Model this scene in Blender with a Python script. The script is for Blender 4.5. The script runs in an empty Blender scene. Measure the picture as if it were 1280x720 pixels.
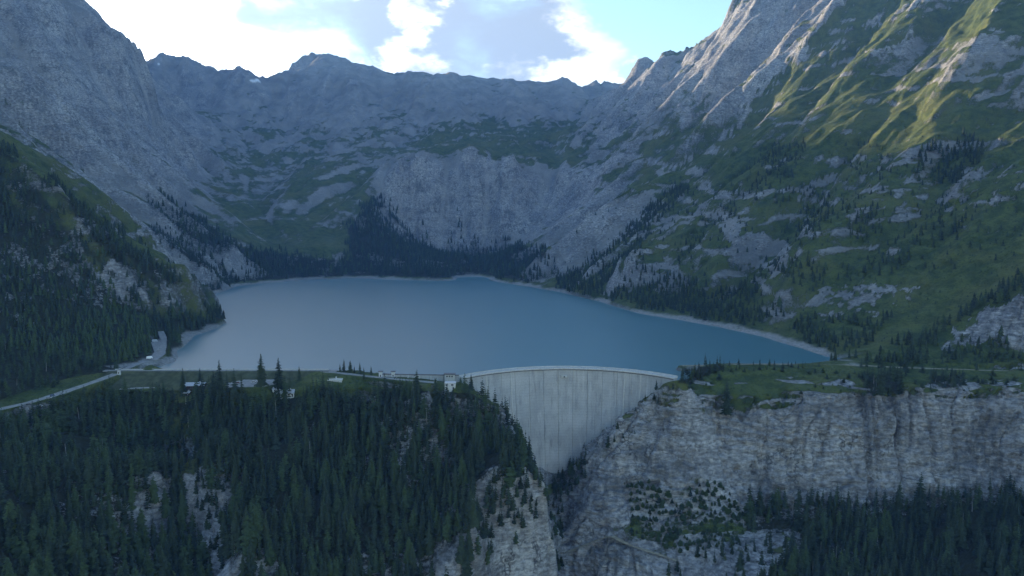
import bpy, bmesh, math, random
import numpy as np
from mathutils import Vector, Matrix
# ---------------------------------------------------------------- camera, world, sun, exposure
SC = bpy.context.scene
COL = SC.collection
R = math.radians
F, PITCH, CAMZ = 914.0, R(5.25), 165.0          # focal length in photo pixels (1280 wide), lake level is z = 0
cam = bpy.data.cameras.new('camera')
cam.sensor_width = 36.0
cam.lens = 36.0 * F / 1280.0
cam.clip_start, cam.clip_end = 1.0, 60000.0
camo = bpy.data.objects.new('camera', cam); COL.objects.link(camo)
camo.location = (0, 0, CAMZ); camo.rotation_euler = (math.pi/2 - PITCH, 0, 0)
SC.camera = camo
SUN_EL, SUN_AZ = R(10.7), R(-46.0)               # azimuth measured from the view direction (+Y) towards +X
SKY_STRENGTH = 0.11
EXPOSURE = 1.95
SC.view_settings.view_transform = 'Standard'; SC.view_settings.look = 'None'
SC.view_settings.exposure = EXPOSURE; SC.view_settings.gamma = 1.0
SC.view_settings.use_curve_mapping = False
SC.cycles.use_denoising = True
SC.cycles.max_bounces = 5; SC.cycles.diffuse_bounces = 2; SC.cycles.glossy_bounces = 2
SC.cycles.transmission_bounces = 2; SC.cycles.volume_bounces = 1
SC.cycles.use_adaptive_sampling = True; SC.cycles.adaptive_threshold = 0.02
SC.cycles.caustics_reflective = False; SC.cycles.caustics_refractive = False
SC.cycles.volume_step_rate = 4.0

def nodes_of(idb):
    idb.use_nodes = True
    nt = idb.node_tree; nt.nodes.clear()
    return nt
class NT:                                         # a small node-graph helper
    def __init__(s, nt): s.t = nt
    def n(s, kind, ins=None, **kw):
        nd = s.t.nodes.new(kind)
        for k, v in kw.items(): setattr(nd, k, v)
        for k, v in (ins or {}).items():
            if hasattr(v, 'bl_idname') and hasattr(v, 'is_output'): s.t.links.new(v, nd.inputs[k])
            else: nd.inputs[k].default_value = v
        return nd
    def math(s, op, a, b=None, c=None, clamp=False):
        nd = s.t.nodes.new('ShaderNodeMath'); nd.operation = op; nd.use_clamp = clamp
        for i, v in enumerate((a, b, c)):
            if v is None: continue
            if hasattr(v, 'is_output'): s.t.links.new(v, nd.inputs[i])
            else: nd.inputs[i].default_value = v
        return nd.outputs[0]
    def vmath(s, op, a, b=None):
        nd = s.t.nodes.new('ShaderNodeVectorMath'); nd.operation = op
        for i, v in enumerate((a, b)):
            if v is None: continue
            if hasattr(v, 'is_output'): s.t.links.new(v, nd.inputs[i])
            else: nd.inputs[i].default_value = v
        return nd.outputs['Value'] if op in ('DOT_PRODUCT', 'LENGTH', 'DISTANCE') else nd.outputs[0]
    def mix(s, f, a, b):
        nd = s.t.nodes.new('ShaderNodeMix'); nd.data_type = 'RGBA'
        for k, v in ((0, f), (6, a), (7, b)):
            if hasattr(v, 'is_output'): s.t.links.new(v, nd.inputs[k])
            else: nd.inputs[k].default_value = v if k == 0 else (tuple(v) + (1,))[:4]
        return nd.outputs[2]
    def noise(s, vec, scale, detail=4, rough=0.55, dist=0.0):
        nd = s.t.nodes.new('ShaderNodeTexNoise'); nd.noise_dimensions = '3D'
        s.t.links.new(vec, nd.inputs['Vector'])
        nd.inputs['Scale'].default_value = scale; nd.inputs['Detail'].default_value = detail
        nd.inputs['Roughness'].default_value = rough; nd.inputs['Distortion'].default_value = dist
        return nd.outputs[0]
    def ramp(s, v, lo, hi, a=0.0, b=1.0):
        nd = s.t.nodes.new('ShaderNodeMapRange'); nd.interpolation_type = 'SMOOTHSTEP'
        s.t.links.new(v, nd.inputs[0])
        for i, x in enumerate((lo, hi, a, b)): nd.inputs[i+1].default_value = x
        return nd.outputs[0]

SUN_DIR = Vector((math.sin(SUN_AZ)*math.cos(SUN_EL), math.cos(SUN_AZ)*math.cos(SUN_EL), math.sin(SUN_EL)))
def pix_dir(px, py):
    u, v = (px-640)/F, (360-py)/F
    d = Vector((u, math.cos(PITCH)+v*math.sin(PITCH), -math.sin(PITCH)+v*math.cos(PITCH)))
    return d.normalized()

world = bpy.data.worlds.new('World'); SC.world = world
g = NT(nodes_of(world))
sky = g.n('ShaderNodeTexSky', sky_type='NISHITA', sun_disc=False, sun_elevation=SUN_EL, sun_rotation=SUN_AZ,
          altitude=1900.0, air_density=1.5, dust_density=2.0, ozone_density=2.7)
gen = g.n('ShaderNodeTexCoord').outputs['Generated']
dirv = g.vmath('NORMALIZE', gen)
sep = g.n('ShaderNodeSeparateXYZ', {0: dirv})
# clouds: a layer of cumulus over the whole sky, seen by direction; its cells are flattened towards the horizon
flat = g.vmath('MULTIPLY', dirv, (1.0, 1.0, 2.0))
warp = g.n('ShaderNodeTexNoise', {'Vector': flat, 'Scale': 5.0, 'Detail': 3.0}).outputs['Color']
wv = g.vmath('ADD', flat, g.vmath('MULTIPLY', g.vmath('SUBTRACT', warp, (.5, .5, .5)), (.12, .12, .12)))
wc2 = g.n('ShaderNodeTexNoise', {'Vector': flat, 'Scale': 11.0, 'Detail': 5.0, 'Roughness': .6}).outputs['Color']
dirw = g.vmath('NORMALIZE', g.vmath('ADD', dirv, g.vmath('MULTIPLY', g.vmath('SUBTRACT', wc2, (.5, .5, .5)), (.16, .16, .16))))
n1 = g.noise(wv, 3.1, 7, 0.56)
n2 = g.noise(g.vmath('ADD', wv, (3.3, 1.7, 8.1)), 7.0, 6, 0.6)
cover = g.math('ADD', g.math('MULTIPLY', n1, 1.15), g.math('SUBTRACT', g.math('MULTIPLY', n2, 0.35), .25))
def lobe(px, py, rpx, w):                          # a cloud bank in one direction of the sky
    d = g.vmath('DOT_PRODUCT', dirw, tuple(pix_dir(px, py)))
    c = math.cos(math.atan(rpx/F))
    return g.math('MULTIPLY', g.ramp(d, c, 1.0), w)
for args in ((300, 20, 340, 0.24), (600, 60, 170, 0.14), (690, 75, 90, .12), (560, 90, 180, .06), (715, 8, 45, .14), (860, 25, 110, -0.20), (768, 100, 22, .22), (796, 70, 14, .16)):
    cover = g.math('ADD', cover, lobe(*args))
mask = g.ramp(cover, 0.54, 0.86)
thick = g.ramp(cover, 0.56, 0.80)
shade = g.noise(g.vmath('ADD', wv, (0.0, 0.0, -0.16)), 6.5, 8, 0.62)
for args in ((430, 42, 90, .42), (630, 45, 95, .42), (690, 55, 40, .10), (300, 35, 120, .32), (540, 60, 90, .26), (210, 30, 70, .10), (340, 82, 50, -.25), (735, 70, 50, -.15), (170, 40, 130, -.12), (530, 8, 50, -.12), (560, 75, 60, .05)):
    shade = g.math('ADD', shade, lobe(*args))
shade = g.math('ADD', shade, g.math('MULTIPLY', g.math('SUBTRACT', n2, .5), .5))
core = g.math('MULTIPLY', g.ramp(shade, 0.42, 0.80), g.ramp(cover, 0.54, 0.76))
# thin cloud scatters the low sun forward: brighter towards the sun
tosun = g.math('MAXIMUM', g.vmath('DOT_PRODUCT', dirv, tuple(SUN_DIR)), 0.0)
fwd = g.math('ADD', 1.0, g.math('MULTIPLY', g.math('POWER', tosun, 6.0), 8.0))
white = g.n('ShaderNodeCombineColor', {0: 2.7, 1: 2.8, 2: 2.95}).outputs[0]
greyc = g.n('ShaderNodeCombineColor', {0: 1.25, 1: 1.5, 2: 1.85}).outputs[0]
cl = g.n('ShaderNodeMix', data_type='VECTOR'); 
wsc = g.n('ShaderNodeVectorMath', {0: white}, operation='SCALE'); g.t.links.new(fwd, wsc.inputs[3])
gsc = g.n('ShaderNodeVectorMath', {0: greyc}, operation='SCALE'); g.t.links.new(g.math('ADD', .85, g.math('MULTIPLY', fwd, .15)), gsc.inputs[3])   # thick cloud shades its own underside
g.t.links.new(core, cl.inputs[0]); g.t.links.new(wsc.outputs[0], cl.inputs[4]); g.t.links.new(gsc.outputs[0], cl.inputs[5])
clv = cl
up = g.ramp(sep.outputs[2], -0.02, 0.05)
fm = g.n('ShaderNodeMix', data_type='VECTOR')
g.t.links.new(g.math('MULTIPLY', mask, up), fm.inputs[0]); g.t.links.new(sky.outputs[0], fm.inputs[4]); g.t.links.new(clv.outputs[1], fm.inputs[5])
bg = g.n('ShaderNodeBackground', {'Color': fm.outputs[1], 'Strength': SKY_STRENGTH})
g.n('ShaderNodeOutputWorld', {'Surface': bg.outputs[0]})

sl = bpy.data.lights.new('sun', 'SUN'); sl.energy = 4.2; sl.angle = R(0.6); sl.color = (1.0, 0.80, 0.55)
so = bpy.data.objects.new('sun', sl); COL.objects.link(so)
so.rotation_euler = SUN_DIR.to_track_quat('Z', 'Y').to_euler(); so.location = (-2000, 500, 1500)

# ---------------------------------------------------------------- pixel <-> world, noise
def tan_row(py):                                   # fall of the view ray per metre of forward distance
    v = (360.0-np.asarray(py, float))/F
    return (math.sin(PITCH)-v*math.cos(PITCH))/(math.cos(PITCH)+v*math.sin(PITCH))
def tan_col(px, py):
    v = (360.0-np.asarray(py, float))/F
    return ((np.asarray(px, float)-640)/F)/(math.cos(PITCH)+v*math.sin(PITCH))
def P(px, py, D): return (float(tan_col(px, py)*D), float(D), float(CAMZ-tan_row(py)*D))
def PZ(px, py, z):                                 # where the ray meets the level z
    D = (CAMZ-z)/float(tan_row(py)); return (float(tan_col(px, py)*D), D, z)
def project(X, Y, Z):
    t = (CAMZ-Z)/Y
    c, s = math.cos(PITCH), math.sin(PITCH)
    v = (s-t*c)/(c+t*s)
    return 640+F*(X/Y)*(c+v*s), 360-F*v
rng = np.random.default_rng(11)
_perm = rng.permutation(256).astype(np.int32); _perm = np.concatenate([_perm, _perm, _perm])
_g3 = rng.normal(size=(256, 3)).astype(np.float32); _g3 /= np.linalg.norm(_g3, axis=1)[:, None]
def perlin(x, y, z=None):
    z = np.zeros_like(x) if z is None else z
    xi, yi, zi = np.floor(x).astype(np.int32), np.floor(y).astype(np.int32), np.floor(z).astype(np.int32)
    fx, fy, fz = (x-xi).astype(np.float32), (y-yi).astype(np.float32), (z-zi).astype(np.float32)
    s = lambda t: t*t*t*(t*(t*6-15)+10)
    ux, uy, uz = s(fx), s(fy), s(fz)
    xi, yi, zi = xi & 255, yi & 255, zi & 255
    def gr(i, j, k):
        h = _perm[_perm[_perm[(xi+i) & 255]+((yi+j) & 255)]+((zi+k) & 255)]
        gg = _g3[h]
        return gg[..., 0]*(fx-i)+gg[..., 1]*(fy-j)+gg[..., 2]*(fz-k)
    l = lambda a, b, t: a+(b-a)*t
    return 1.6*l(l(l(gr(0,0,0), gr(1,0,0), ux), l(gr(0,1,0), gr(1,1,0), ux), uy),
                 l(l(gr(0,0,1), gr(1,0,1), ux), l(gr(0,1,1), gr(1,1,1), ux), uy), uz)
def fbm(x, y, z=None, o=4, gain=0.5):
    r = 0; a = 1.0
    for i in range(o):
        r = r+a*perlin(x+17.3*i, y-9.1*i, None if z is None else z+5.7*i); a *= gain
        x, y = x*2.03, y*2.03
        if z is not None: z = z*2.03
    return r
def ridged(x, y, z=None, o=4, gain=0.5):
    r = 0; a = 1.0
    for i in range(o):
        r = r+a*(1-np.abs(perlin(x+31.3*i, y+7.7*i, None if z is None else z-3.1*i))*1.6); a *= gain
        x, y = x*2.1, y*2.1
        if z is not None: z = z*2.1
    return r
def sstep(a, b, x):                                # also for b < a
    t = np.clip((x-a)/(b-a), 0, 1); return t*t*(3-2*t)
def in_poly(px, py, poly):
    poly = np.asarray(poly, float); x0, y0 = poly.min(0); x1, y1 = poly.max(0)
    res = np.zeros(px.shape, bool)
    m = (px >= x0) & (px <= x1) & (py >= y0) & (py <= y1)
    x, y = px[m], py[m]; r = np.zeros(x.shape, bool)
    n = len(poly)
    for i in range(n):
        (xa, ya), (xb, yb) = poly[i], poly[(i+1) % n]
        if ya == yb: continue
        r ^= ((ya > y) != (yb > y)) & (x < (xb-xa)*(y-ya)/(yb-ya)+xa)
    res[m] = r
    return res
def dist_polyline(X, Y, pts):                      # distance to a plan polyline, and its height there
    best = np.full(X.shape, 1e9); zz = np.zeros(X.shape); ss = np.zeros(X.shape); acc = 0
    for a, b in zip(pts[:-1], pts[1:]):
        dx, dy = b[0]-a[0], b[1]-a[1]; L2 = dx*dx+dy*dy
        t = np.clip(((X-a[0])*dx+(Y-a[1])*dy)/L2, 0, 1)
        d = np.hypot(X-a[0]-t*dx, Y-a[1]-t*dy)
        m = d < best
        best[m] = d[m]; zz[m] = (a[2]+t*(b[2]-a[2]))[m]; ss[m] = acc+t[m]*math.sqrt(L2); acc += math.sqrt(L2)
    return best, zz, ss

# ---------------------------------------------------------------- terrain: surveyed points, plus unseen heights added for shade
CP = []
def line(*pts): CP.extend(P(*p) for p in pts)
def pts3(*pts): CP.extend(pts)
# back ridge against the sky, and its far side
RIDGE = [(120,85,4300),(170,80,4300),(195,78,4200),(215,70,4300),(240,76,4300),(265,83,4300),(305,88,4300),(325,107,4400),(345,102,4500),(365,86,4600),(378,66,4600),
         (392,65,4600),(408,67,4600),(440,79,4600),(470,88,4600),(520,96,4600),(560,99,4600),(600,97,4600),(640,102,4600),(690,109,4600),
         (703,103,4500),(728,112,4500),(748,104,4700),(785,106,4700),(830,110,4800)]
for p in RIDGE:
    x, y, z = P(*p); CP.append((x, y, z)); CP.append((x*1.1, y+500, z-260))
line((200,150,3800),(230,135,3700),(300,150,3700),(350,150,3800),(400,125,4000),(500,140,3800),(600,150,3700),(680,160,3600),(730,150,3700),
     (260,180,3300),(300,215,3000),(350,230,2900),(400,215,3000),(450,200,3050),(490,200,3000),
     (520,204,2790),(560,207,2790),(600,212,2790),(650,215,2790),(700,222,2770),(600,180,3200),(680,190,3100),(740,190,3050),
     (520,290,2690),(560,300,2660),(600,298,2660),(650,296,2650),(700,272,2600),
     (330,270,2550),(380,288,2430),(420,292,2420),(450,280,2480),(480,255,2620),(440,312,2260),(400,312,2250),(560,325,2250),(640,330,2200))
# left mountain
line((-150,-60,2300),(-60,-60,2400),(0,-40,2500),(40,-18,2500),(70,0,2500),(100,20,2550),(122,24,2600),(145,40,2650),(165,55,2700),(182,70,2750),
     (190,110,2800),(200,150,2850),(212,190,2750),(235,235,2500),
     (100,100,2350),(150,150,2450),(60,60,2350),(100,200,1900),(150,220,2050),(180,215,2300),(200,270,1950),(240,290,2050),(50,120,2000),(0,100,1800),(60,180,1700),
     (250,335,1720),(290,330,1950),(-120,60,1700),(-250,20,1900))
pts3((-2600,3300,1500),(-2350,3900,1120),(-3200,2600,1600),(-2900,1900,1450),(-2300,1200,1150),(-1900,700,900),(-1600,300,700),(-3500,4500,1500),(-4500,2500,1600),(-3600,1000,1300),(-1900,3600,1000))  # range out of view, raised to keep the low sun off the valley
# left spur above the lake
line((0,188,1150),(50,222,1130),(100,262,1130),(150,298,1140),(200,333,1150),(250,372,1165),(276,395,1180),
     (0,330,950),(0,420,830),(60,400,880),(100,330,1020),(100,420,880),(150,380,1010),(160,430,880),(200,400,1050),(215,428,930),(240,405,1080),(0,470,730),(60,470,750),(100,462,770),(-150,420,760),(-150,250,930),(-150,80,1250),(-300,200,900),(-300,420,620))
for p in [(0,188,1150),(50,222,1130),(100,262,1130),(150,298,1140),(200,333,1150),(250,372,1165)]:
    x, y, z = P(*p); CP.append((x+10, y+130, max(z-55, -6)))
# the right mountain
line((900,350,1290),(900,250,1650),(900,150,2200),(900,60,2800),(1000,380,1080),(1000,300,1250),(1000,200,1550),(1000,100,2000),(1000,0,2550),(1000,-60,2900),
     (1100,432,860),(1100,350,1030),(1100,250,1220),(1100,150,1500),(1100,50,1900),(1100,-30,2250),
     (1200,440,820),(1200,380,900),(1200,300,1020),(1200,200,1220),(1200,100,1480),(1200,0,1800),(1200,-100,2150),
     (1280,440,790),(1280,372,830),(1280,300,930),(1280,200,1110),(1280,100,1340),(1280,0,1640),(1280,-100,1950),
     (1450,440,720),(1450,300,830),(1450,150,1030),(1450,0,1300),(1450,-100,1600),(1650,440,640),(1650,250,760),(1650,50,1000),(1650,-100,1300),
     (800,330,1520),(800,250,1900),(800,180,2500),(800,120,3200),(740,230,2500),(740,290,1950),(850,200,2150),(850,120,2800),
     (700,320,1950),(740,150,3500),(765,140,3650))
SKYR = [(788,104,3900),(800,88,3700),(830,70,3500),(860,55,3300),(900,40,3100),(921,27,3010),(926,4,2980),(931,-22,2970),(1000,-40,2950)]
for p in SKYR:
    x, y, z = P(*p); CP.append((x, y, z)); CP.append((x*1.1+40, y+450, z-200))
pts3((2300,2600,1150),(2600,2000,1150),(2400,1400,980),(2000,800,800),(1500,200,400),(2600,3600,1000),(3600,2000,1200),(4000,4000,900))
# lake shore (z = 0) with the bed inside and the bank outside
SHORE = [(215,464),(219,452),(224,437),(245,419),(270,411),(283,403),(279,394),(266,382),(262,374),(275,366),(292,359),(330,354),(380,350),(440,348),(500,350),(560,351),
         (590,346),(620,352),(660,358),(700,365),(750,377),(800,392),(850,400),(900,409),(950,420),(1000,435),(1030,445)]
LK = [PZ(px, py, 0.0) for px, py in SHORE]
lake_c = (-20.0, 1250.0)
for i, (x, y, z) in enumerate(LK):
    a, b = LK[max(i-1, 0)], LK[min(i+1, len(LK)-1)]
    tx, ty = b[0]-a[0], b[1]-a[1]; L = math.hypot(tx, ty); nx, ny = -ty/L, tx/L      # outward (left of clockwise travel)
    k = 1+y/1500
    CP.append((x, y, 0.0))
    CP.append((x+nx*14*k, y+ny*14*k, 5.5*k)); CP.append((x-nx*25*k, y-ny*25*k, -9.0))
pts3((-50,1000,-30),(-50,1300,-30),(0,1600,-25),(-300,1000,-20),(250,1000,-22),(-350,1500,-20),(120,1300,-28),(-200,1850,-18),(-100,900,-25),(60,880,-35),(-250,880,-15),(180,880,-20),(300,830,-8),
     (-250,1300,-28),(-480,1500,-10))
# the near rim: embankment foot, knoll, wing wall ground
pts3((-440,775,3),(-480,760,4),(-400,800,-4),(-330,815,-9),(-260,815,-10),(-180,815,-8),(-100,800,-8))
line((160,487,742),(210,486,742),(260,485,742),(310,484,742),(350,484,742))
pts3((-420,775,-3),(-330,775,-5),(-250,775,-5),(-215,775,3),(-180,772,5),(-150,764,5),(-120,745,2.5),(-90,738,1.5),(-65,730,1),(-45,724,0),(-62,716,0),(-76,716,0),(-50,714,-1),(-62,705,-5),(-80,704,-5))
line((400,483,730),(450,484,735),(500,484,730),(545,486,722),(585,490,722))
# left road bench and the forest below it
line((85,488,724),(40,499,700),(0,510,673),(-80,530,640),(120,485,745),(-200,560,560))
line((0,600,555),(100,600,575),(180,590,600),(0,790,425),(100,790,440),(200,790,455),(-150,700,440),(-250,800,380))
# the spur: canopy is read about 22 m above its ground
line((240,522,700),(262,590,610),(298,650,556),(312,690,530),(225,592,688),(246,672,596),(268,730,545),(290,800,490))
line((350,530,700),(450,530,705),(550,525,710),(350,600,630),(450,600,640),(550,600,645),(620,560,680),(350,690,560),(450,690,570),(540,690,580),
     (350,790,500),(450,790,515),(560,790,530))
line((605,498,722),(630,518,712),(655,572,685),(674,612,652),(682,622,620),(640,622,612),(600,678,575),(575,700,562))
line((600,752,566),(640,745,594),(668,728,606),(684,728,612),(560,800,545))
# the gorge floor
line((705,588,772))
pts3((51,755,-114),(47,715,-145),(44,672,-178),(46,640,-195),(50,590,-212),(30,500,-235))
pts3((60,800,-125),(10,770,-75),(115,772,-80),(-20,752,-30),(140,758,-35))
# its right wall and the cliffed promontory
line((848,476,730),(838,479,731),(858,479,728),(826,485,733),(800,500,742),(775,519,750),(750,540,757),(725,564,762),(800,560,722),(760,600,712),(730,640,700),(850,520,728),(850,600,695),(800,640,690),(760,680,672),(850,670,660),(800,702,650),(900,690,632),(930,722,592),(850,740,620),(850,800,560))
TOPE = [(850,486,742),(870,492,735),(900,500,728),(950,504,722),(1000,502,718),(1050,500,716),(1100,495,714),(1150,493,710),(1200,494,706),(1250,497,700),(1280,498,697),(1350,502,688),(1450,510,668),(1600,525,640)]
line(*TOPE)
line((875,472,762),(900,477,754),(950,481,750),(1000,479,748),(1050,482,742),(1100,477,745),(1150,481,738),(1200,479,735),(1250,484,726),(1300,486,718))
line((900,600,692),(950,612,690),(1000,612,690),(1050,612,690),(1100,612,686),(1150,610,684),(1200,606,680),(1250,604,676),(1300,608,668),(1450,625,640),(1600,650,600))
line((900,560,708),(950,560,706),(1000,560,705),(1060,560,703),(1120,560,700),(1180,560,696),(1240,560,691))
line((930,660,662),(1000,664,655),(1100,664,650),(1200,660,640),(1300,660,620),(1000,760,555),(1100,770,540),(1200,770,530),(1300,770,510),(1450,760,480),(1100,860,440),(900,860,500))
line((860,457,778),(900,455,790),(950,455,795),(1000,454,800),(1040,452,805),(1100,458,790),(1150,460,785),(1200,461,775),(1280,463,760),(1400,466,730))
pts3((0,350,-230),(0,150,-260),(-300,250,-150),(-400,120,-160),(300,300,-200),(350,120,-230),(-800,300,100),(700,250,-60),(0,0,-280))
CP = np.array([p for p in CP if p is not None], np.float64)
# merge near-duplicates so the solve stays well conditioned
keep = []
for i in range(len(CP)):
    if all((CP[i,0]-CP[j,0])**2+(CP[i,1]-CP[j,1])**2 > 9.0 for j in keep): keep.append(i)
CP = CP[keep]
cj = np.clip(0.016*(CP[:,1]-560), 4, 30)
def rbf_solve():
    d = np.hypot(CP[:,None,0]-CP[None,:,0], CP[:,None,1]-CP[None,:,1])
    A = np.sqrt(d*d+cj[None,:]**2)/1000; n = len(CP)
    M = np.zeros((n+3, n+3)); M[:n,:n] = A - 0.0
    M[:n,n] = M[n,:n] = 1; M[:n,n+1:] = CP[:,:2]/1000; M[n+1:,:n] = CP[:,:2].T/1000
    return np.linalg.solve(M, np.concatenate([CP[:,2], np.zeros(3)]))
W = rbf_solve()
def base_height(X, Y):
    shp = X.shape; X = X.ravel().astype(np.float32); Y = Y.ravel().astype(np.float32); out = np.empty(X.shape, np.float32)
    n = len(CP); cx, cy, cc, w = (a.astype(np.float32) for a in (CP[:,0], CP[:,1], cj**2, W[:n]/1000))
    for s in range(0, len(X), 20000):
        x, y = X[s:s+20000], Y[s:s+20000]
        d = (x[:,None]-cx)**2; d += (y[:,None]-cy)**2; d += cc; np.sqrt(d, out=d)
        out[s:s+20000] = d @ w + np.float32(W[n]) + (x*W[n+1]+y*W[n+2])/1000
    return out.reshape(shp)

rows = [np.linspace(20, 430, 40, endpoint=False)]
for a, b, st in ((430,640,1.6),(640,745,.5),(745,800,1.0),(800,1100,2.0),(1100,2000,4.4),(2000,3200,8.0),(3200,5000,13.0),(5000,6600,110.0)):
    rows.append(np.arange(a, b, st))
ROW = np.concatenate(rows)
inner = np.linspace(-0.76, 0.76, 660)
oute = 0.76+np.cumsum(np.linspace(0.004, 0.06, 36))
TANC = np.concatenate([-oute[::-1], inner, oute])
def spread(t, D):                                  # the sheet keeps some width close to the camera
    return t*(D+260.0*np.exp(-D/160.0))
GY = np.repeat(ROW[:,None], len(TANC), 1); GX = spread(TANC[None,:], GY)
H = base_height(GX, GY).astype(np.float64)
H0 = H.copy()

# ---------------------------------------------------------------- plan lines shared by the terrain and the things built on it
ARC_C, ARC_R, CREST = (57.0, 644.0), 148.0, 5.0
def arc_pt(a, r=ARC_R): return (ARC_C[0]+r*math.sin(a), ARC_C[1]+r*math.cos(a))
ROADS = {   # plan polylines with height; width in metres
 'road': ([PZ(-120,545,-20),PZ(-40,522,-12),PZ(0,511,-9),PZ(36,503,-6),PZ(60,496,-4),PZ(85,488,-2),PZ(118,477,2),PZ(150,465,4.0)], 9.0),
 'knoll_road': ([PZ(352,461.6,5.0),PZ(385,462,5.0),PZ(420,465.5,4.6),PZ(460,470,3.6),PZ(500,474,2.6),PZ(545,478,1.6)], 5.5),
 'shore_road': ([PZ(150,464,4.4),PZ(170,455,5.0),PZ(185,450,5.2),PZ(196,447,5.4),PZ(203,438,6),PZ(205,424,8),PZ(201,414,14)], 7.0),
 'service_road': ([PZ(150,486,-6),PZ(180,484.5,-6),PZ(215,483,-6.5),PZ(250,484,-7),PZ(280,482,-6),PZ(305,477,-3),PZ(325,471,1)], 4.5),
 'knoll_track': ([PZ(325,471,1),PZ(352,465,3.6),PZ(372,461.5,4.8)], 4.0),
 'promontory_track': ([P(852,457,800),P(930,455,803),P(1000,455,806),P(1085,457,795),P(1120,459,792),P(1180,461,785),P(1240,463,775),P(1300,465,765)], 4.0),
}
DISTROAD = np.full(GX.shape, 1e9)
PARK = [('car_park', [(282,484),(284,479),(312,473),(333,471),(352,478),(330,483)], -1.0), ('car_park', [(189,428),(206,420),(207,442),(196,450),(186,449),(193,440)], 6.2)]

# ---------------------------------------------------------------- terrain: erosion, ledges, benches
def grad(h):
    gy_ = np.gradient(h, axis=0)/np.gradient(GY, axis=0)
    tx = np.gradient(GX, axis=1); gx_ = np.gradient(h, axis=1)/tx
    # rows fan out: take the sideways drift of a column out of the forward gradient
    drift = np.gradient(GX, axis=0)/np.gradient(GY, axis=0)
    return gx_, gy_-drift*gx_
def erosion(X, Y, dx, dy):
    ix, iy = np.floor(X), np.floor(Y); fx, fy = (X-ix).astype(np.float32), (Y-iy).astype(np.float32)
    va = np.zeros(X.shape, np.float32); wt = np.zeros(X.shape, np.float32); vs = np.zeros(X.shape, np.float32)
    ii, jj = ix.astype(np.int32), iy.astype(np.int32)
    for i in (-1, 0, 1):
        for j in (-1, 0, 1):
            h = _perm[_perm[(ii+i) & 255]+((jj+j) & 255)]; h2 = _perm[h+57]
            ox = fx-i-(h/255.0).astype(np.float32)*0.9; oy = fy-j-(h2/255.0).astype(np.float32)*0.9
            w = np.exp(-2.2*(ox*ox+oy*oy)); m = (ox*dx+oy*dy)*np.float32(6.2832)
            va += np.cos(m)*w; vs += np.sin(m)*w; wt += w
    return va/wt, vs/wt
gx_, gy_ = grad(H)
SL0 = np.hypot(gx_, gy_)
far = sstep(820, 1150, GY); nearm = 1-far
calm = np.where(GY > 820, sstep(3, 40, np.abs(H-1)), 1.0)
# keep the dam site, the rim and the plateau smooth
arcd = np.abs(np.hypot(GX-ARC_C[0], GY-ARC_C[1])-ARC_R)
site = sstep(12, 40, arcd) 
flat_top = 1-sstep(690, 730, GY)*(1-far)*sstep(-14, -4, H)*(1-sstep(60, 90, np.abs(H)))
wt_er = calm*np.maximum(far, 0.35*site*np.clip(flat_top, 0.0, 1))
px0, py0 = project(GX, GY, H)
ex, ey = gy_/(SL0+1e-3), -gx_/(SL0+1e-3)
amp = np.clip(SL0, 0, 1.1)
D_er = np.zeros_like(H); RIB = np.zeros_like(H); bx = np.zeros(H.shape, np.float32); by = bx.copy()
for L, k, fq in ((430, .20, .8), (215, .22, .85), (108, .20, .9), (54, .15, .95), (27, .11, 1.0)):
    lod = sstep(0.8, 2.2, L/(GY*0.0035))*(1.0 if L < 120 else far)
    vx, vs = erosion(GX/L+3.1*L, GY/L-1.7*L, (ex*fq+bx).astype(np.float32), (ey*fq+by).astype(np.float32))
    D_er += vx*L*k*amp*lod*wt_er
    RIB += vx*lod*{430: .15, 215: .25, 108: .35, 54: .4, 27: .4}[L]*far
    bx = bx-0.35*vs*ex.astype(np.float32)*0.5; by = by-0.35*vs*ey.astype(np.float32)*0.5
H = H+D_er
# broken relief: ridged noise on the high ground, soft lumps below
H += far*calm*sstep(60, 500, H)*(ridged(GX/310, GY/310, o=5, gain=.5)-1.5)*24*(1-.6*sstep(.1, .25, GX/GY))*np.clip(SL0+.25, 0, 1)
H += sstep(2600, 3400, GY)*(ridged(GX/130+5, GY/130, o=5, gain=.6)-1.6)*15
H += far*calm*fbm(GX/70, GY/70, o=3)*2.2*np.clip(SL0*1.6, .15, 1)
H += nearm*fbm(GX/38, GY/38, o=3)*1.6*np.clip(flat_top, .1, 1)*site*np.where(np.abs(H) < 7, .4, 1)
# rock shelves on the right mountain: tilted beds
bed = H+0.12*GX-0.10*GY+fbm(GX/180, GY/180, o=2)*18
rs = sstep(0.02, .12, GX/GY)*far*sstep(20, 60, H)
H += rs*calm*(np.abs(((bed/46.0) % 1.0)-0.5)-0.25)*9*(.3+sstep(-.2,.5,fbm(GX/150,GY/150,o=2)))*sstep(.25, .6, SL0)
_ring = [(a, b) for a, b, c in LK]+[(420, 850), (230, 810), (185, 760)]+[arc_pt(a, ARC_R+3) for a in np.linspace(.8, -.8, 12)]+[(-136, 760), (-200, 786), (-400, 790)]
_in = in_poly(GX, GY, _ring); _d = dist_polyline(GX, GY, [(a, b, 0) for a, b in _ring]+[(_ring[0][0], _ring[0][1], 0)])[0]
H = np.where(_in, np.minimum(H, -.12*_d), H)
H = np.where(H > 1300, 1300+(H-1300)*.4, H)
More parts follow.
